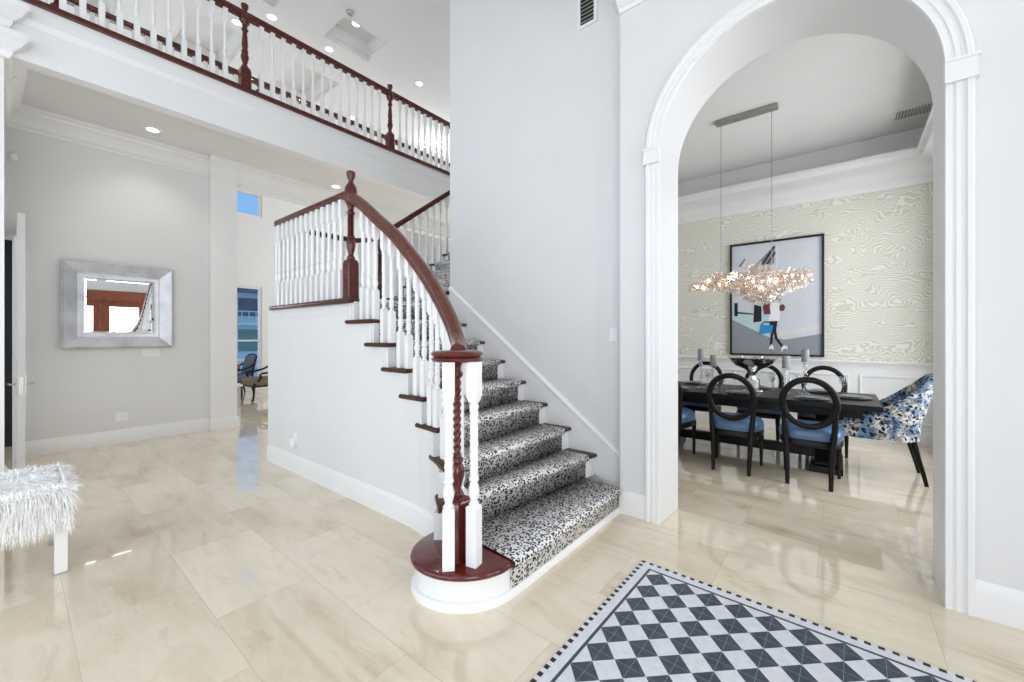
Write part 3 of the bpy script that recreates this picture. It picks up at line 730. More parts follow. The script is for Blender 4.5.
# ------------------------------------------------------------------ dining room shell
DY, DX0, DX1, DZ = 7.42, -3.42, 1.05, 4.12
box1('ceiling_dining', (DX0, DX1+.3, 3.47, DY+.15, DZ, DZ+.1), M_CEIL)
m = M(); m.box(DX0, DX1+.3, DY, DY+.15, 1.06, 3.45); o = struct(m, 'wall_dining_back', M_ZEBRA)
m = M(); m.box(DX0, DX1+.3, DY, DY+.15, 0, 1.06); m.box(DX0, DX1+.3, DY, DY+.15, 3.45, DZ); struct(m, 'wall_dining_lower', M_TRIM)
m = M(); m.box(DX1, DX1+.16, 3.47, 4.1, 0, DZ); m.box(DX1, DX1+.16, 6.9, DY, 0, DZ); m.box(DX1, DX1+.16, 4.1, 6.9, 0, .35); m.box(DX1, DX1+.16, 4.1, 6.9, 3.3, DZ); struct(m, 'wall_dining_right', M_WALL)
window(5, ex0+.03, ex1-.03, -3.9, -.5, .3, 3.8, (-2.77, -1.63), (2.6,))
window(4, DX1+.02, DX1+.14, 4.1, 6.9, .35, 3.3, (5.03, 5.97), (2.5,))
# deep crown forming a ledge, open above
LED = [(0, 0), (0, -.36), (.03, -.36), (.05, -.32), (.05, -.27), (.09, -.24), (.11, -.20), (.22, -.11), (.29, -.085), (.30, -.03), (.345, -.02), (.345, 0.015), (.28, .015), (.28, 0)]
m = M(); strip(m, [(DX0, DY), (DX1, DY), (DX1, 3.6)], LED, 3.745, 1); struct(m, 'trim_10', M_TRIM)
# wainscot: chair rail, raised frames, baseboard
m = M(); strip(m, [(DX0, DY), (DX1, DY)], [(0, 0), (.01, 0), (.016, .03), (.03, .045), (.045, .06), (.05, .075), (.04, .09), (0, .09)], .985, 1)
w = .74; x = DX1-.10
while x-w > DX0:
    xa, xb, za, zb = x-w, x, .27, .87
    m.sweep([(xa, DY, za), (xb, DY, za), (xb, DY, zb), (xa, DY, zb)], [(-.018, 0), (-.018, .006), (-.008, .018), (.008, .018), (.018, .006), (.018, 0)], closed=True, up=(0, -1, 0)); x -= w+.13
strip(m, [(DX0, DY), (DX1, DY)], BH, 0, 1); struct(m, 'trim_11', M_TRIM)

# ------------------------------------------------------------------ patterned tile mat in the entry
m = M(); m.box(-.972, 1.228, .112, 2.512, 0.0, .005)
o = m.build('tile_mat', M_MAT, loc=(-.972, 2.512, 0)); o.rotation_euler = (0, 0, R(-.9)); tag(o, 'navy and white diamond-patterned tile mat with a dashed border on the entry floor', 'mat')

# ------------------------------------------------------------------ dining table
TX0, TX1, TY0, TY1, TZ = -2.25, .31, 5.08, 6.16, .76
t = empty('dining_table', ((TX0+TX1)/2, (TY0+TY1)/2, 0), 'long black dining table on pedestals under the glass chandelier', 'table')
m = M(); m.box(TX0, TX1, TY0, TY1, TZ-.055, TZ); m.build('tabletop', M_BLACK, t, bevel=.008)
m = M(); m.box(TX0+.12, TX1-.14, TY0+.14, TY1-.14, TZ-.15, TZ-.055); m.build('apron', M_BLACK, t, bevel=.005)
def pedestal(cx):
    cy = (TY0+TY1)/2; m = M()
    m.box(cx-.14, cx+.14, cy-.34, cy+.34, 0, .07); m.box(cx-.10, cx+.10, cy-.28, cy+.28, .07, .10)
    for s in (-1, 1):
        rings = []
        for i in range(13):
            tt = i/12; z = .10+.51*tt; yy = cy+s*(.20-.34*tt*(1-tt)*1.1+.03*tt); h = .07-.03*math.sin(pi*tt)
            rings.append([(cx-.09, yy-h, z), (cx+.09, yy-h, z), (cx+.09, yy+h, z), (cx-.09, yy+h, z)])
        m.loft(rings)
    m.box(cx-.12, cx+.12, cy-.30, cy+.30, .60, TZ-.10); return m.build('pedestal', M_BLACK, t, bevel=.006)
pedestal(-.12); pedestal(-1.82)
m = M(); m.box(-1.74, -.20, 5.57, 5.67, .09, .19); m.build('stretcher', M_BLACK, t, bevel=.006)

# ------------------------------------------------------------------ oval-back dining chairs (local frame faces +Y)
def oval_chair(loc, rz, label):
    t = empty('dining_chair', (0, 0, 0), label, 'chair', 'oval-back chairs around the dining table')
    m = M()      # cushion: rounded trapezoid
    def outline(k, g=0):
        pts = []
        for i in range(40):
            a = 2*pi*i/40; ca, sa = cos(a), sin(a); e = .55
            x = math.copysign(abs(ca)**e, ca); y = math.copysign(abs(sa)**e, sa)
            wx = .262 if y > 0 else .262-.035*(-y); pts.append((x*wx*k, .015+y*.235*k))
        return pts
    m.loft([[(x, y, z) for x, y in outline(k)] for k, z in ((.90, .425), (.985, .432), (1.0, .455), (1.0, .475), (.97, .505), (.88, .535), (.70, .552), (.35, .562))])
    m.build('seat', M_BLUE, t, angle=60)
    m = M(); m.loft([[(x, y, z) for x, y in outline(k)] for k, z in ((.96, .365), (.985, .37), (.985, .42), (.95, .432))]); m.build('seat_rail', M_CHAIRW, t, angle=40)
    def backpt(a, rx, rz_): z = .785+rz_*sin(a); return (rx*cos(a), -.215-.16*(z-.54), z)
    m = M(); m.tube([backpt(2*pi*i/48, .208, .225) for i in range(48)], .02, 10, True, [(.029, .021)]*48, up=(0, 1, 0)); m.build('oval_back', M_CHAIRW, t, angle=70)
    for s in (-1, 1):
        m = M(); m.tube([(s*.165, -.275, 0), (s*.168, -.25, .15), (s*.175, -.225, .33), (s*.185, -.212, .46), (s*.195, -.217, .58), (s*.204, -.23, .68)], .02, 8, rr=[.017, .021, .025, .027, .024, .016]); m.build('leg', M_CHAIRW, t, angle=60)
    for s in (-1, 1):
        m = M(); m.lathe([(.012, 0), (.016, .01), (.014, .02), (.022, .30), (.026, .33), (.022, .345), (.027, .355), (.027, .40)], s*.222, .195, 10); m.build('leg', M_CHAIRW, t)
    t.location = loc; t.rotation_euler = (0, 0, rz); return t
ch = oval_chair((-.235, 4.985, 0), 0, 'near-side oval-back chair with blue seat, closest to the patterned host chair')
for (x, y, rz, lab) in ((-.895, 4.975, .02, 'middle near-side oval-back chair with blue seat, its back seen whole beneath the chandelier'), (-1.60, 4.985, -.03, 'near-side oval-back chair half hidden by the left arch jamb, only blue seat edge showing'),
                        (-.17, 6.33, pi, 'far-side oval-back chair nearest the host chair, behind the right pair of candles'), (-.84, 6.33, pi-.03, 'far-side oval-back chair standing behind the silver pedestal bowl'), (-1.57, 6.33, pi+.02, 'far-side oval-back chair behind the tall left candle')):
    dup(ch, (x, y, 0), rz, lab)

# ------------------------------------------------------------------ host chair at the head of the table (local frame faces +Y)
def host_chair(loc, rz):
    t = empty('host_chair', (0, 0, 0), 'upholstered host chair in blue and white floral fabric at the table end', 'chair')
    W2, D0, D1, rc = .285, -.31, .30, .16
    plan = [(W2, D1)]+[(W2, D1-(D1-(D0+rc))*i/8) for i in range(1, 9)]
    plan += [(W2-rc+rc*cos(R(-a)), D0+rc+rc*sin(R(-a))) for a in range(12, 91, 13)]
    left = [(-x, y) for x, y in plan][::-1]; plan = plan+[( (W2-rc)*(.5), D0), (0, D0), (-(W2-rc)*.5, D0)]+left
    def topz(x, y):
        f = (y-D0)/(D1-D0)       # 0 rear .. 1 front
        g = max(0, min(1, f/.80)); return 1.05-(1.05-.635)*(1-(1-g)**2.1)-.04*max(0, f-.8)/.2
    rings = []; n = len(plan)
    for i, (x, y) in enumerate(plan):
        a, b = Vector(plan[max(0, i-1)]), Vector(plan[min(n-1, i+1)]); tg = (b-a).normalized(); nrm = Vector((-tg.y, tg.x))
        if nrm.dot(Vector((x, y-.1))) < 0: nrm = -nrm      # outward
        zt = topz(x, y); zb = .40; th = .035
        rg = []
        prof = [(th, zb), (th, zb+.15), (th, zb+(zt-zb)*.6), (th*1.1, zt-.05), (th*.8, zt-.012), (0, zt), (-th*.8, zt-.012), (-th*1.1, zt-.05), (-th, zb+(zt-zb)*.6), (-th, zb+.15), (-th, zb)]
        rear = max(0, min(1, 1-(y-D0)/(D1-D0)*1.15))
        for o, z in prof:
            lean = -.15*((max(0, z-.48))/.57)**1.15*rear; rg.append((x+nrm.x*o, y+nrm.y*o+lean, z))
        rings.append(rg)
    m = M(); m.loft(rings); m.build('shell', M_FLORAL, t, angle=60)
    m = M()
    def pl(k): return [(.30*k*math.copysign(abs(cos(2*pi*i/32))**.4, cos(2*pi*i/32)), .045+.315*k*math.copysign(abs(sin(2*pi*i/32))**.4, sin(2*pi*i/32))) for i in range(32)]
    m.loft([[(x, y, z) for x, y in pl(k)] for k, z in ((.88, .395), (.93, .40), (.93, .48), (.86, .51), (.5, .525))]); m.build('seat', M_FLORAL, t, angle=60)
    for s in (-1, 1):
        m = M(); m.tube([(s*.25, -.38, 0), (s*.25, -.36, .10), (s*.25, -.32, .26), (s*.25, -.29, .41)], .02, 8, rr=[(.015, .015), (.018, .02), (.022, .028), (.026, .034)]); m.build('leg', M_BLACK, t, angle=60)
    for s in (-1, 1):
        m = M(); m.loft([[(s*.25+a*h, .27+b*h, z) for a, b in ((-1, -1), (1, -1), (1, 1), (-1, 1))] for h, z in ((.015, 0), (.017, .2), (.025, .41))]); m.build('leg', M_BLACK, t)
    t.location = loc; t.rotation_euler = (0, 0, rz)
host_chair((.25, 5.68, 0), R(90))

# ------------------------------------------------------------------ table settings
t = empty('pedestal_bowl', (-.81, 5.52, TZ), 'large polished silver pedestal bowl in the centre of the dining table', 'bowl')
m = M(); m.lathe([(.10, 0), (.105, .015), (.10, .02)], -.81, 5.52, 4, TZ); m.box(-.90, -.72, 5.43, 5.61, TZ, TZ+.02); m.box(-.875, -.745, 5.455, 5.585, TZ+.02, TZ+.15); m.build('base', M_CHROME, t, bevel=.006)
m = M(); m.lathe([(.05, 0), (.035, .02), (.03, .05), (.05, .08), (.06, .10), (.10, .125), (.185, .165), (.235, .215), (.258, .255), (.255, .258), (.23, .225), (.17, .18), (.02, .15)], -.81, 5.52, 36, TZ+.15); m.build('bowl', M_CHROME, t, angle=50)
def holder(x, y, h, label, clabel):
    t = empty('candle_holder', (x, y, TZ), label, 'candle holder', 'glass candle holders on the dining table')
    m = M(); m.lathe([(.055, 0), (.058, .012), (.03, .022), (.018, .03)], x, y, 18, TZ); m.build('foot', M_GLASSC, t)
    m = M(); pr = [(.016, .03)]
    nb = max(2, int(h/.09))
    for i in range(nb):
        a = .03+(h-.05)*i/nb; b = .03+(h-.05)*(i+1)/nb; pr += [(.014, a+.004), (.026, (a+b)/2), (.014, b-.004)]
    pr += [(.045, h-.008), (.045, h)]; m.lathe(pr, x, y, 16, TZ); m.build('stem', M_GLASSC, t)
    c = empty('pillar_candle', (x, y, TZ+h), clabel, 'candle', 'grey pillar candles')
    m = M(); m.lathe([(.036, 0), (.037, .004), (.037, .132), (.033, .138), (.01, .134)], x, y, 20, TZ+h+.001); m.build('wax', M_CANDLE, c)
    m = M(); m.tube([(x, y, TZ+h+.13), (x+.002, y, TZ+h+.148)], .002, 6); m.build('wick', M_DARK, c)
M_GLASSC = glass('crystal', (.90, .91, .92), .34, .04)
holder(-1.36, 5.44, .36, 'tallest glass candle holder at the left end of the dining table', 'grey candle on the tallest holder, leftmost above the table')
holder(-1.26, 5.62, .28, 'short glass candle holder between the tall left holder and the silver bowl', 'grey candle just left of the silver bowl')
holder(-.475, 5.44, .30, 'short glass candle holder just right of the silver bowl', 'grey candle just right of the silver bowl, lower of the right pair')
holder(-.31, 5.62, .37, 'tall glass candle holder, right of the pair beside the silver bowl', 'grey candle highest of the right pair, in front of the picture edge')
def plate(x, y, label, r=.15):
    t = empty('charger_plate', (x, y, TZ), label, 'plate', 'grey place settings on the dining table')
    m = M(); m.lathe([(r*.6, 0), (r*.66, .004), (r*.98, .012), (r, .016), (r*.97, .017), (r*.64, .009), (.01, .008)], x, y, 28, TZ); m.build('charger', M_CERAM, t)
    m = M(); m.lathe([(r*.45, 0), (r*.5, .004), (r*.78, .013), (r*.76, .015), (r*.5, .008), (.01, .007)], x, y, 28, TZ+.013); m.build('dinner_plate', M_CERAM, t)
def wineglass(x, y, label):
    m = M(); m.lathe([(.034, 0), (.034, .003), (.006, .008), (.004, .02), (.004, .09), (.012, .10), (.030, .125), (.037, .16), (.034, .205), (.032, .205), (.034, .16), (.027, .128), (.002, .105)], x, y, 18, TZ)
    o = m.build('wine_glass', M_GLASSC, loc=(x, y, TZ), angle=60); tag(o, label, 'glass', 'wine glasses on the dining table')
cl = ['the chair closest to the host chair, near side', 'the middle near-side chair', 'the near-side chair by the left arch jamb']
fl_ = ['the far-side chair nearest the host chair', 'the far-side chair behind the silver bowl', 'the far-side chair behind the tall left candle']
for i, (xn, xf) in enumerate(((-.235, -.17), (-.895, -.84), (-1.60, -1.57))):
    plate(xn, 5.27, 'grey plate set for '+cl[i]); plate(xf, 5.97, 'grey plate set for '+fl_[i])
    wineglass(xn-.205, 5.33, 'clear wine glass set for '+cl[i]); wineglass(xf-.22, 5.86, 'clear wine glass set for '+fl_[i])
    wineglass(xf+.19, 5.84, 'second wine glass at '+fl_[i])
plate(.10, 5.62, 'grey plate at the table end before the floral host chair', .16)

# ------------------------------------------------------------------ chandelier
cx, cy = -.90, 5.62
t = empty('chandelier', (cx, cy, DZ), 'wide cloud chandelier of glowing glass petals hanging over the dining table', 'chandelier')
m = M(); m.box(cx-.33, cx+.33, cy-.055, cy+.055, DZ-.045, DZ); m.build('canopy', M_NICKEL, t, bevel=.005)
for sx in (-.27, .27):
    m = M(); m.tube([(cx+sx, cy, DZ-.045), (cx+sx, cy, 2.14)], .0035, 6); m.build('rod', M_NICKEL, t)
m = M(); m.tube([(cx-.52, cy, 2.10), (cx+.52, cy, 2.10)], .008, 6)
rnd = random.Random(3); bulbs = []
for i in range(15):
    x = cx-.54+1.08*i/14+rnd.uniform(-.03, .03); y = cy+rnd.uniform(-.13, .13); z = 2.06+rnd.uniform(-.10, .12)*(1-abs(x-cx)/.9)+rnd.uniform(-.03, .03)
    bulbs.append((x, y, z)); m.tube([(min(max(x, cx-.5), cx+.5), cy, 2.10), (x, y, z)], .003, 5)
m.build('frame', M_NICKEL, t)
for x, y, z in bulbs:
    m = M(); m.ell((x, y, z), (.016, .016, .018), 8, 6); m.build('bulb', M_BULB, t)
m = M()
for i in range(720):
    u = rnd.uniform(-1, 1)
    if rnd.random() < .35: u = max(-1, min(1, rnd.gauss(.22, .3)))
    x = cx+.64*u; lo_z = -.075-.20*math.exp(-((u-.25)/.38)**2); hi_z = .06+.11*math.exp(-((u-.1)/.62)**2)+.03*sin(u*9)
    z = 2.075+lo_z+(hi_z-lo_z)*rnd.random(); dep = .06+.16*(1-abs(u)**2)*(1-abs((z-2.05)/.3)**2); y = cy+rnd.uniform(-1, 1)*dep
    nrm = Vector((rnd.gauss(0, 1), rnd.gauss(0, 1), rnd.gauss(0, 1))).normalized(); s1 = nrm.cross(Vector((0, 0, 1)) if abs(nrm.z) < .9 else Vector((1, 0, 0))).normalized(); s2 = nrm.cross(s1)
    r = rnd.uniform(.026, .046); c = Vector((x, y, z)); N = 9
    ring = [c+s1*(r*cos(2*pi*j/N))+s2*(r*sin(2*pi*j/N)) for j in range(N)]
    ring2 = [c+s1*(.45*r*cos(2*pi*j/N))+s2*(.45*r*sin(2*pi*j/N))-nrm*(r*.28) for j in range(N)]
    vs = ring+ring2+[c-nrm*r*.36]; m.add(vs, [(j, (j+1) % N, N+(j+1) % N, N+j) for j in range(N)]+[(N+j, N+(j+1) % N, 2*N) for j in range(N)])
o = m.build('glass_petals', M_PETAL, t, angle=80); o['kind'] = 'stuff'
# ------------------------------------------------------------------ framed picture on the wallpaper
px0, px1, pz0, pz1 = -1.405, -.185, 1.115, 2.90
t = empty('framed_picture', ((px0+px1)/2, DY, pz0), 'large black-framed street picture of a walking figure with a blue bag, on the wallpaper', 'picture')
m = M(); f = .028; ya, yb = DY-.045, DY-.002
m.box(px0, px1, ya, yb, pz0, pz0+f); m.box(px0, px1, ya, yb, pz1-f, pz1); m.box(px0, px0+f, ya, yb, pz0+f, pz1-f); m.box(px1-f, px1, ya, yb, pz0+f, pz1-f); m.build('frame', M_DARK, t, bevel=.003)
pc = {n: m_simple('print_'+n, lin(c), .45, .4, .05, 6) for n, c in dict(wall=(205, 208, 214), pale=(222, 225, 230), road=(142, 147, 153), kerb=(216, 214, 208), grey=(128, 131, 137), ink=(24, 24, 28), blue=(36, 140, 196), skin=(222, 190, 168), plum=(104, 52, 58), hair=(196, 164, 120), white=(236, 236, 238), aqua=(188, 212, 216)).items()}
names = list(pc); mats = [pc[n] for n in names]
m = M(); Wp, Hp = px1-px0, pz1-pz0
lay = [0]
def poly(cn, pts, extra=0):
    lay[0] += 1; y = DY-.014-lay[0]*.0004; m.cur = names.index(cn)
    m.add([(px0+u*Wp, y, pz0+v*Hp) for u, v in pts], [tuple(range(len(pts)))])
m.cur = 0; m.box(px0+f, px1-f, DY-.014, DY-.004, pz0+f, pz1-f)
e = f/Wp; q = f/Hp
poly('road', [(e, q), (1-e, q), (1-e, .19), (.62, .14), (.45, .16), (e, .34)])
poly('aqua', [(e, .32), (.44, .16), (.44, .35), (e, .42)])
poly('kerb', [(.55, .17), (1-e, .235), (1-e, .26), (.55, .205)])
poly('grey', [(.16, .70), (.50, .955), (.50, .80), (.33, .74), (.30, .70)])
poly('ink', [(.29, .72), (.485, .945), (.515, .945), (.31, .72)]); poly('ink', [(.34, .72), (.505, .90), (.515, .885), (.36, .72)])
poly('grey', [(.10, .80), (.17, .87), (.18, .855), (.12, .79)])
poly('pale', [(.52, .73), (.535, .73), (.535, .955), (.52, .955)])
poly('ink', [(.05, .35), (.09, .35), (.09, .47), (.05, .47)]); poly('ink', [(.08, .375), (.27, .36), (.27, .37), (.08, .39)]); poly('ink', [(.27, .29), (.36, .30), (.36, .43), (.28, .45)])
# walking figure
poly('ink', [(.445, .305), (.535, .305), (.52, .22), (.535, .15), (.60, .085), (.575, .075), (.505, .15), (.49, .20), (.475, .08), (.45, .08), (.46, .20)])
poly('white', [(.44, .30), (.55, .30), (.565, .40), (.545, .455), (.47, .46), (.44, .40)])
poly('plum', [(.39, .36), (.46, .36), (.45, .44), (.455, .485), (.40, .49), (.375, .42)])
poly('skin', [(.47, .46), (.505, .46), (.515, .50), (.495, .535), (.46, .53), (.455, .49)])
poly('hair', [(.44, .48), (.465, .50), (.49, .52), (.54, .49), (.565, .45), (.57, .50), (.53, .55), (.48, .565), (.44, .54)])
poly('plum', [(.555, .385), (.60, .385), (.615, .42), (.59, .445), (.555, .43)])
poly('blue', [(.335, .185), (.475, .20), (.49, .265), (.35, .27)])
poly('ink', [(.35, .268), (.39, .30), (.46, .295), (.475, .264), (.465, .264), (.45, .285), (.395, .29), (.36, .266)])
poly('white', [(.44, .045), (.49, .05), (.495, .08), (.47, .10), (.445, .075)]); poly('white', [(.575, .035), (.64, .055), (.635, .085), (.60, .095), (.575, .07)])
poly('ink', [(.445, .045), (.475, .05), (.48, .06), (.45, .055)]); poly('ink', [(.59, .04), (.63, .055), (.625, .065), (.59, .05)])
m.build('print', mats, t, smooth=False)

# ------------------------------------------------------------------ wall mirror
my0, my1, mz0, mz1 = .385, 1.455, 1.262, 2.36
t = empty('wall_mirror', (XL, (my0+my1)/2, mz0), 'rectangular mirror in a wide silver leaf frame on the left wall', 'mirror')
m = M(); fw = .203
def rect(k, x): return [(XL+x, my0+k, mz0+k), (XL+x, my1-k, mz0+k), (XL+x, my1-k, mz1-k), (XL+x, my0+k, mz1-k)]
m.loft([rect(k, x) for k, x in ((0, 0), (0, .058), (.010, .062), (.020, .058), (.022, .070), (.14, .028), (.142, .034), (.150, .034), (.152, .024), (.185, .016), (.187, .021), (fw-.006, .021), (fw, .012))], cap=False)
m.build('frame', M_SILVER, t, angle=20)
m = M(); m.loft([rect(fw-.002, .012), rect(fw+.014, .015)]); m.build('mirror_glass', M_MIRROR, t, angle=1)

# ------------------------------------------------------------------ fur-covered bench
bx0, bx1, by0, by1 = -4.24, -3.55, -1.35, .225
t = empty('fur_bench', (-3.85, -.55, 0), 'low bench draped in long white fur on clear and white square legs', 'bench')
m = M(); m.box(bx0+.03, bx1-.03, by0+.03, by1-.03,   .385, .53); m.build('seat', M_FUR, t, bevel=.04)
for x in (bx0+.05, bx1-.09):
    for y in (by0+.07, by1-.035):
        mt = M_TRIM if x > -3.9 else M_ACRYL
        m = M(); m.box(x-.027, x+.027, y-.027, y+.027, .008, .385); lg = m.build('leg', mt, t, bevel=.003)
        m = M(); m.box(x-.029, x+.029, y-.029, y+.029, 0, .01); m.build('foot_cap', M_CHROME, lg)
m = M(); rn = random.Random(11)
def blade(p, d, ln, w, droop):
    d = Vector(d).normalized(); s = d.cross(Vector((rn.uniform(-1, 1), rn.uniform(-1, 1), rn.uniform(-1, 1)))).normalized()*w
    p = Vector(p); a = p+d*ln*.5+Vector((0, 0, -droop*ln*.18)); b = p+d*ln+Vector((0, 0, -droop*ln*.6))
    m.add([p-s, p+s, a+s*.8, a-s*.8, b], [(0, 1, 2, 3), (3, 2, 4)])
for i in range(15000):
    x = rn.uniform(bx0, bx1); y = rn.uniform(-.95, by1) if rn.random() < .9 else rn.uniform(by0, by1)
    ed = min(x-bx0, bx1-x, by1-y, y-by0); z = .535+.035*min(1, ed/.14)+.012*sin(x*23+y*11)
    ca = .5*sin(x*9+y*4)+.6; blade((x, y, z-.03), (.8*(x+3.9)+rn.gauss(0, .4)+.3*sin(y*7), .35*(1 if y > .05 else 0)+rn.gauss(0, .4), .22+rn.random()*.25), rn.uniform(.06, .10), .0022, .9)
for i in range(11000):      # hanging fringe
    sd = rn.random()
    if sd < .55: p = (bx1, rn.uniform(-1.1, by1)); n_ = (1, 0)
    elif sd < .90: p = (rn.uniform(bx0, bx1), by1); n_ = (0, 1)
    else: p = (bx0, rn.uniform(-1, by1)); n_ = (-1, 0)
    z = rn.uniform(.36, .55); wv = .03*sin(p[0]*31)+.03*sin(p[1]*27)
    blade((p[0]-n_[0]*.02, p[1]-n_[1]*.02, z), (n_[0]*.18+rn.gauss(0, .16), n_[1]*.18+rn.gauss(0, .16), -1 if z < .48 else -.5), rn.uniform(.07, .115)+wv*.4, .0024, .5)
o = m.build('fur_cover', M_FUR, t, smooth=False); o['kind'] = 'stuff'

# ------------------------------------------------------------------ white door leaf standing open beside the left wall
m = M(); m.box(-7.40, -6.50, .040, .094, .012, 2.68)
d = struct(m, 'door_1', M_TRIM, .003)
m = M(); 
for z0_, z1_ in ((.28, .95), (1.15, 2.45)):
    m.sweep([(-7.22, .040, z0_), (-6.66, .040, z0_), (-6.66, .040, z1_), (-7.22, .040, z1_)], [(-.02, 0), (-.02, .006), (0, .014), (.02, .006), (.02, 0)], closed=True, up=(0, -1, 0))
m.build('panel_moulding', M_TRIM, d)
m = M(); m.box(-6.5, -6.497, .052, .082, .82, 1.0); m.build('latch_plate', M_STEEL, d)
for s, yb_ in ((1, .094), (-1, .040)):
    m = M(); m.box(-6.585, -6.555, yb_, yb_+s*.008, .80, 1.06); m.tube([(-6.57, yb_, .925), (-6.57, yb_+s*.05, .925), (-6.60, yb_+s*.058, .925), (-6.70, yb_+s*.058, .922)], .010, 8); m.build('lever_handle', M_STEEL, d)
m = M()
for z in (.25, 1.35, 2.45): m.tube([(-7.405, .10, z-.06), (-7.405, .10, z+.06)], .010, 8)
m.build('hinge', M_STEEL, d)

# ------------------------------------------------------------------ small wall fittings
def plate_x(name, y, z, w, h, label, cat, x=XL, slots=2, s=1):
    t = empty(name, (x, y, z), label, cat)
    m = M(); m.box(x, x+.007, y-w/2, y+w/2, z-h/2, z+h/2); m.build('cover_plate', M_PLATE, t, bevel=.003)
    m = M()
    for i in range(slots):
        yy = y-w/2+w*(i+.5)/slots; m.box(x+.007, x+.011, yy-.016, yy+.016, z-.032, z+.032)
    m.build('rocker' if cat == 'light switch' else 'socket', M_PLATE, t, bevel=.002)
plate_x('wall_outlet', .93, .345, .13, .115, 'white wall outlet low on the left wall below the mirror', 'outlet')
plate_x('light_switch', 1.23, 1.19, .19, .115, 'white triple switch plate on the left wall under the mirror corner', 'light switch', slots=4)
t = empty('wall_outlet', (-4.43, 1.873, .355), 'white outlet with a plug-in above the skirting of the stair string wall', 'outlet')
m = M(); m.box(-4.47, -4.39, 1.866, 1.874, .29, .41); m.build('cover_plate', M_PLATE, t, bevel=.003)
m = M(); m.box(-4.455, -4.405, 1.825, 1.866, .27, .35); m.build('plug', M_PLATE, t, bevel=.008)
t = empty('light_switch', (-1.51, 3.25, 1.43), 'white switch on the stair wall just left of the arch wall corner', 'light switch')
m = M(); m.box(-1.55, -1.475, 3.243, 3.25, 1.37, 1.49); m.build('cover_plate', M_PLATE, t, bevel=.003)
m = M(); m.box(-1.528, -1.497, 3.239, 3.243, 1.40, 1.46); m.build('rocker', M_PLATE, t, bevel=.002)
t = empty('motion_sensor', (XL, .02, 3.49), 'small white motion sensor high on the left wall near the ceiling', 'sensor')
m = M(); m.ell((XL+.02, .02, 3.49), (.03, .035, .05), 10, 8); m.build('housing', M_PLATE, t)
m = M(); m.box(XL+.04, XL+.052, .005, .035, 3.46, 3.50); m.build('lens', M_PLATE, t, bevel=.003)
# air grilles
t = empty('wall_vent', (-1.76, 3.25, 4.33), 'louvred air vent high on the stair wall by the arch corner', 'vent')
m = M(); vx0, vx1, vz0, vz1 = -1.86, -1.665, 4.19, 4.60
for b in ((vx0, vx0+.03, vz0, vz1), (vx1-.03, vx1, vz0, vz1), (vx0+.03, vx1-.03, vz0, vz0+.03), (vx0+.03, vx1-.03, vz1-.03, vz1)): m.box(b[0], b[1], 3.238, 3.25, b[2], b[3])
m.build('frame', M_TRIM, t, bevel=.002)
m = M(); m.box(vx0+.03, vx1-.03, 3.247, 3.249, vz0+.03, vz1-.03); m.build('vent_backing', M_DARK, t)  # thin near-black sheet, shade between the louvres put into its colour
for i in range(10):
    z = vz0+.045+.035*i
    m = M(); m.add([(x, y, zz) for x in (vx0+.03, vx1-.03) for y, zz in ((3.240, z), (3.247, z+.014), (3.247, z+.018), (3.240, z+.004))], [(0, 1, 2, 3), (7, 6, 5, 4), (0, 4, 5, 1), (1, 5, 6, 2), (2, 6, 7, 3), (3, 7, 4, 0)]); m.build('louvre', M_STEEL, t)
t = empty('ceiling_vent', (.76, 6.83, DZ), 'louvred air vent in the dining ceiling at the right of the arch', 'vent')
m = M(); vx0, vx1, vy0, vy1 = .50, 1.02, 6.68, 6.98
for b in ((vx0, vx1, vy0, vy0+.025), (vx0, vx1, vy1-.025, vy1), (vx0, vx0+.025, vy0+.025, vy1-.025), (vx1-.025, vx1, vy0+.025, vy1-.025)): m.box(b[0], b[1], b[2], b[3], DZ-.012, DZ)
m.build('frame', M_TRIM, t, bevel=.002)
m = M(); m.box(vx0+.025, vx1-.025, vy0+.025, vy1-.025, DZ-.003, DZ-.001); m.build('vent_backing', M_NICKEL, t)
for i in range(17):
    x = vx0+.04+.027*i; m = M(); m.box(x, x+.008, vy0+.025, vy1-.025, DZ-.011, DZ-.004); m.build('louvre', M_TRIM, t)
# recessed lights
def downlight(x, y, z, label, power=18, group=None):
    t = empty('recessed_light', (x, y, z), label, 'ceiling light', group)
    m = M(); m.loft([[(x+r*cos(2*pi*j/24), y+r*sin(2*pi*j/24), z+h) for j in range(24)] for r, h in ((.062, 0), (.062, -.005), (.088, -.006), (.092, 0))], cap=False); m.build('trim_ring', M_TRIM, t)
    m = M(); m.lathe([(.062, -.003), (.062, -.002)], x, y, 24, z); m.build('lens', M_LAMP, t)
    l = bpy.data.lights.new('downlight', 'SPOT'); l.energy = power; l.spot_size = R(120); l.spot_blend = .8; l.shadow_soft_size = .06; l.color = (1, .96, .9)
    o = bpy.data.objects.new('downlight', l); COL.objects.link(o); o.location = (x, y, z-.03)
downlight(-6.87, 1.15, ZS, 'recessed light in the soffit under the balcony, above the mirror')
downlight(-6.95, 3.63, ZS, 'recessed light in the soffit just behind the landing newel')
downlight(-7.18, 2.67, 6.6, 'recessed light on the upper ceiling beam left of the coffer')
downlight(-7.18, 3.62, 6.6, 'recessed light at the near edge of the upper coffer')
downlight(-6.55, 3.78, 6.85, 'recessed light inside the upper ceiling coffer')
downlight(-6.72, 5.28, 6.6, 'recessed light on the plain upper ceiling at the right')
downlight(-9.0, 5.1, 6.6, 'living room ceiling light seen between balusters left of the right newel')
downlight(-7.75, 2.35, 6.6, 'living room ceiling light seen between balusters beside the left newel')
t = empty('smoke_detector', (-6.1, 3.42, 6.6), 'small grey round detector on the upper ceiling above the coffer', 'detector')
m = M(); m.lathe([(.055, -.03), (.06, -.022), (.06, 0)], -6.1, 3.42, 20, 6.6); m.build('housing', M_STEEL, t)
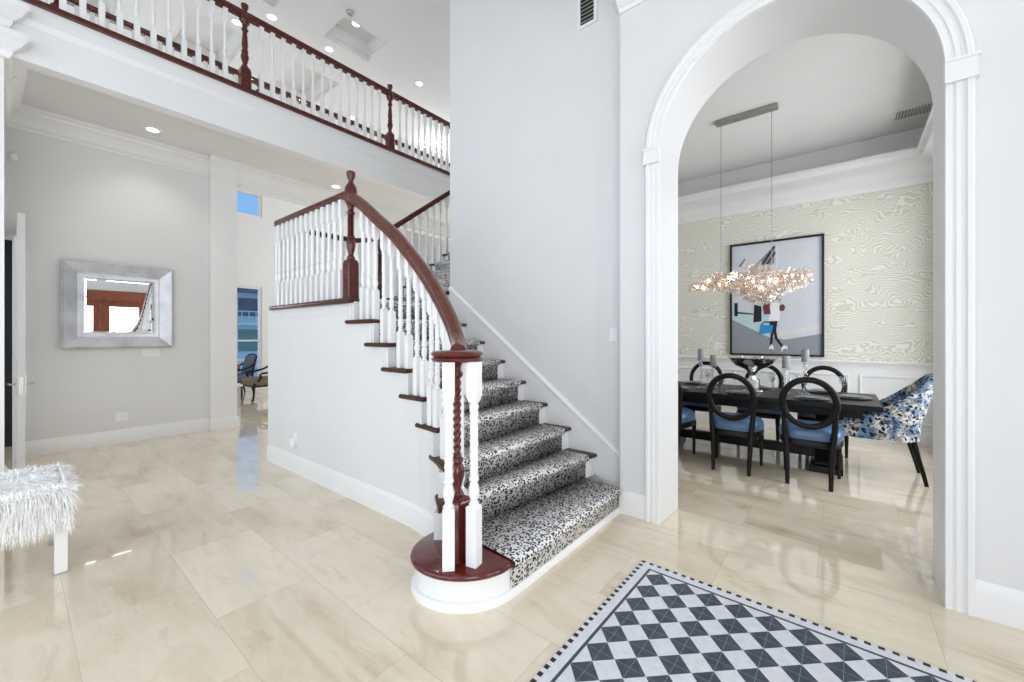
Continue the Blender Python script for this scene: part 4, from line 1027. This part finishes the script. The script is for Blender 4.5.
m = M(); m.lathe([(.03, -.04), (.035, -.03)], -6.1, 3.42, 16, 6.6); m.build('grille', M_NICKEL, t)
t = empty('flush_ceiling_lamp', (-8.45, 7.05, 6.6), 'star-shaped flush ceiling lamp of glowing rods beyond the balcony', 'ceiling light')
m = M(); m.lathe([(.06, -.06), (.08, -.05), (.08, 0)], -8.45, 7.05, 16, 6.6); m.build('base', M_CHROME, t)
for i in range(6):
    a = R(60*i+12); m = M(); m.tube([(-8.45+.07*cos(a), 7.05+.07*sin(a), 6.53), (-8.45+.40*cos(a), 7.05+.40*sin(a), 6.50)], .03, 8); m.build('light_rod', M_LAMP, t)

# ------------------------------------------------------------------ living room beyond the pilaster
def armchair(loc, rz, label, um, wm):
    t = empty('armchair', (0, 0, 0), label, 'armchair')
    m = M(); m.loft([[(sx*k, .02+sy*k*.92, z) for sx, sy in ((-.30, -.29), (.30, -.29), (.32, .30), (-.32, .30))] for k, z in ((1, .33), (1, .44), (.96, .475), (.8, .495))]); m.build('seat', um, t, bevel=.02)
    m = M(); m.loft([[(sx*w, y+o, z) for sx, o in ((-1, -.03), (1, -.03), (1, .035), (-1, .035))] for w, y, z in ((.27, -.26, .44), (.29, -.30, .65), (.28, -.36, .88), (.24, -.385, .93))]); m.build('backrest', um, t, bevel=.02)
    m = M(); m.tube([(-.30, -.28, .42), (-.32, -.31, .66), (-.30, -.375, .90), (-.2, -.40, .95), (0, -.405, .965), (.2, -.40, .95), (.30, -.375, .90), (.32, -.31, .66), (.30, -.28, .42)], .022, 8); m.build('back_frame', wm, t)
    for s in (-1, 1):
        m = M(); m.tube([(s*.31, -.33, .74), (s*.34, -.20, .66), (s*.35, -.02, .61), (s*.35, .14, .60), (s*.34, .19, .57), (s*.325, .16, .50), (s*.31, .22, .42)], .022, 8); m.build('arm', wm, t)
        m = M(); m.tube([(s*.30, .27, .38), (s*.315, .30, .28), (s*.30, .29, .12), (s*.295, .31, 0)], .025, 8, rr=[.034, .03, .02, .022]); m.build('leg', wm, t)
        m = M(); m.tube([(s*.27, -.25, .38), (s*.275, -.28, .2), (s*.28, -.33, 0)], .025, 8, rr=[.03, .024, .018]); m.build('leg', wm, t)
    m = M(); m.box(-.31, .31, -.26, .30, .30, .345); m.build('seat_rail', wm, t, bevel=.01)
    t.location = loc; t.rotation_euler = (0, 0, rz)
armchair((-10.18, 3.58, 0), R(-176), 'olive upholstered armchair with dark carved wooden arms, nearest the stairs', M_OLIVE, M_BLACK)
armchair((-11.45, 3.42, 0), R(-178), 'slate blue armchair beside the living room window, holding an orange cushion', M_SLATE, M_CHAIRW)
m = M(); m.ell((-11.40, 3.32, .645), (.24, .20, .14), 16, 10); o = m.build('throw_cushion', M_ORANGE, loc=(-11.40, 3.32, .505)); tag(o, 'orange patterned cushion lying on the slate blue armchair', 'cushion')
t = empty('side_table', (-9.7, 2.65, 0), 'low grey block table with white top in front of the olive armchair', 'table')
m = M(); m.box(-9.97, -9.43, 2.33, 2.93, 0, .40); m.build('base', m_simple('pale_stone', (.5, .5, .5), .5), t, bevel=.01)
m = M(); m.box(-10.0, -9.4, 2.30, 2.96, .40, .44); m.build('top', M_TRIM, t, bevel=.006)

# ------------------------------------------------------------------ outside the living room window
t = empty('neighbour_house', (-34, 8.0, 0), 'pale house with dark roof and balcony seen through the living room window', 'house')
M_H = m_simple('house_render', lin((226, 232, 230)), .8); M_R = m_simple('house_roof', lin((84, 98, 118)), .8); M_HW = m_simple('house_glass', lin((110, 150, 140)), .2)
m = M(); m.box(-38, -34, 4, 22, -.6, 4.6); m.build('wall', M_H, t)
m = M(); m.loft([[(-39, y, 4.6) for y in (3.2, 22.8)]+[(-33.2, 22.8, 4.6), (-33.2, 3.2, 4.6)], [(-37, 5, 6.3), (-37, 21, 6.3), (-35.4, 21, 6.3), (-35.4, 5, 6.3)]]); m.build('roof', M_R, t, smooth=False)
for i in range(9):
    y = 4.7+1.9*i
    m = M(); m.box(-33.99, -33.95, y, y+1.3, .3, 1.9); m.build('window', M_HW, t)
    m = M(); m.box(-33.99, -33.95, y, y+1.3, 2.9, 4.2); m.build('window', M_R, t)
m = M(); m.box(-34, -33.0, 4, 22, 2.2, 2.4); m.box(-33.05, -33.0, 4, 22, 3.15, 3.22)
for i in range(40): m.box(-33.05, -33.01, 4+.45*i, 4.05+.45*i, 2.4, 3.15)
m.build('balcony', M_TRIM, t)
m = M(); m.box(-60, -13.6, -20, 40, -1.3, -1.2); o = m.build('canal_water', m_simple('water', lin((225, 232, 232)), .3, .5, .2, 3), loc=(-36, 10, -1.2)); tag(o, 'pale canal water between the house and the living room window', 'water', kind='stuff')
m = M(); m.box(-13.6, -12.3, -20, 40, -1.3, -.1); struct(m, 'floor_terrace', M_CEIL)
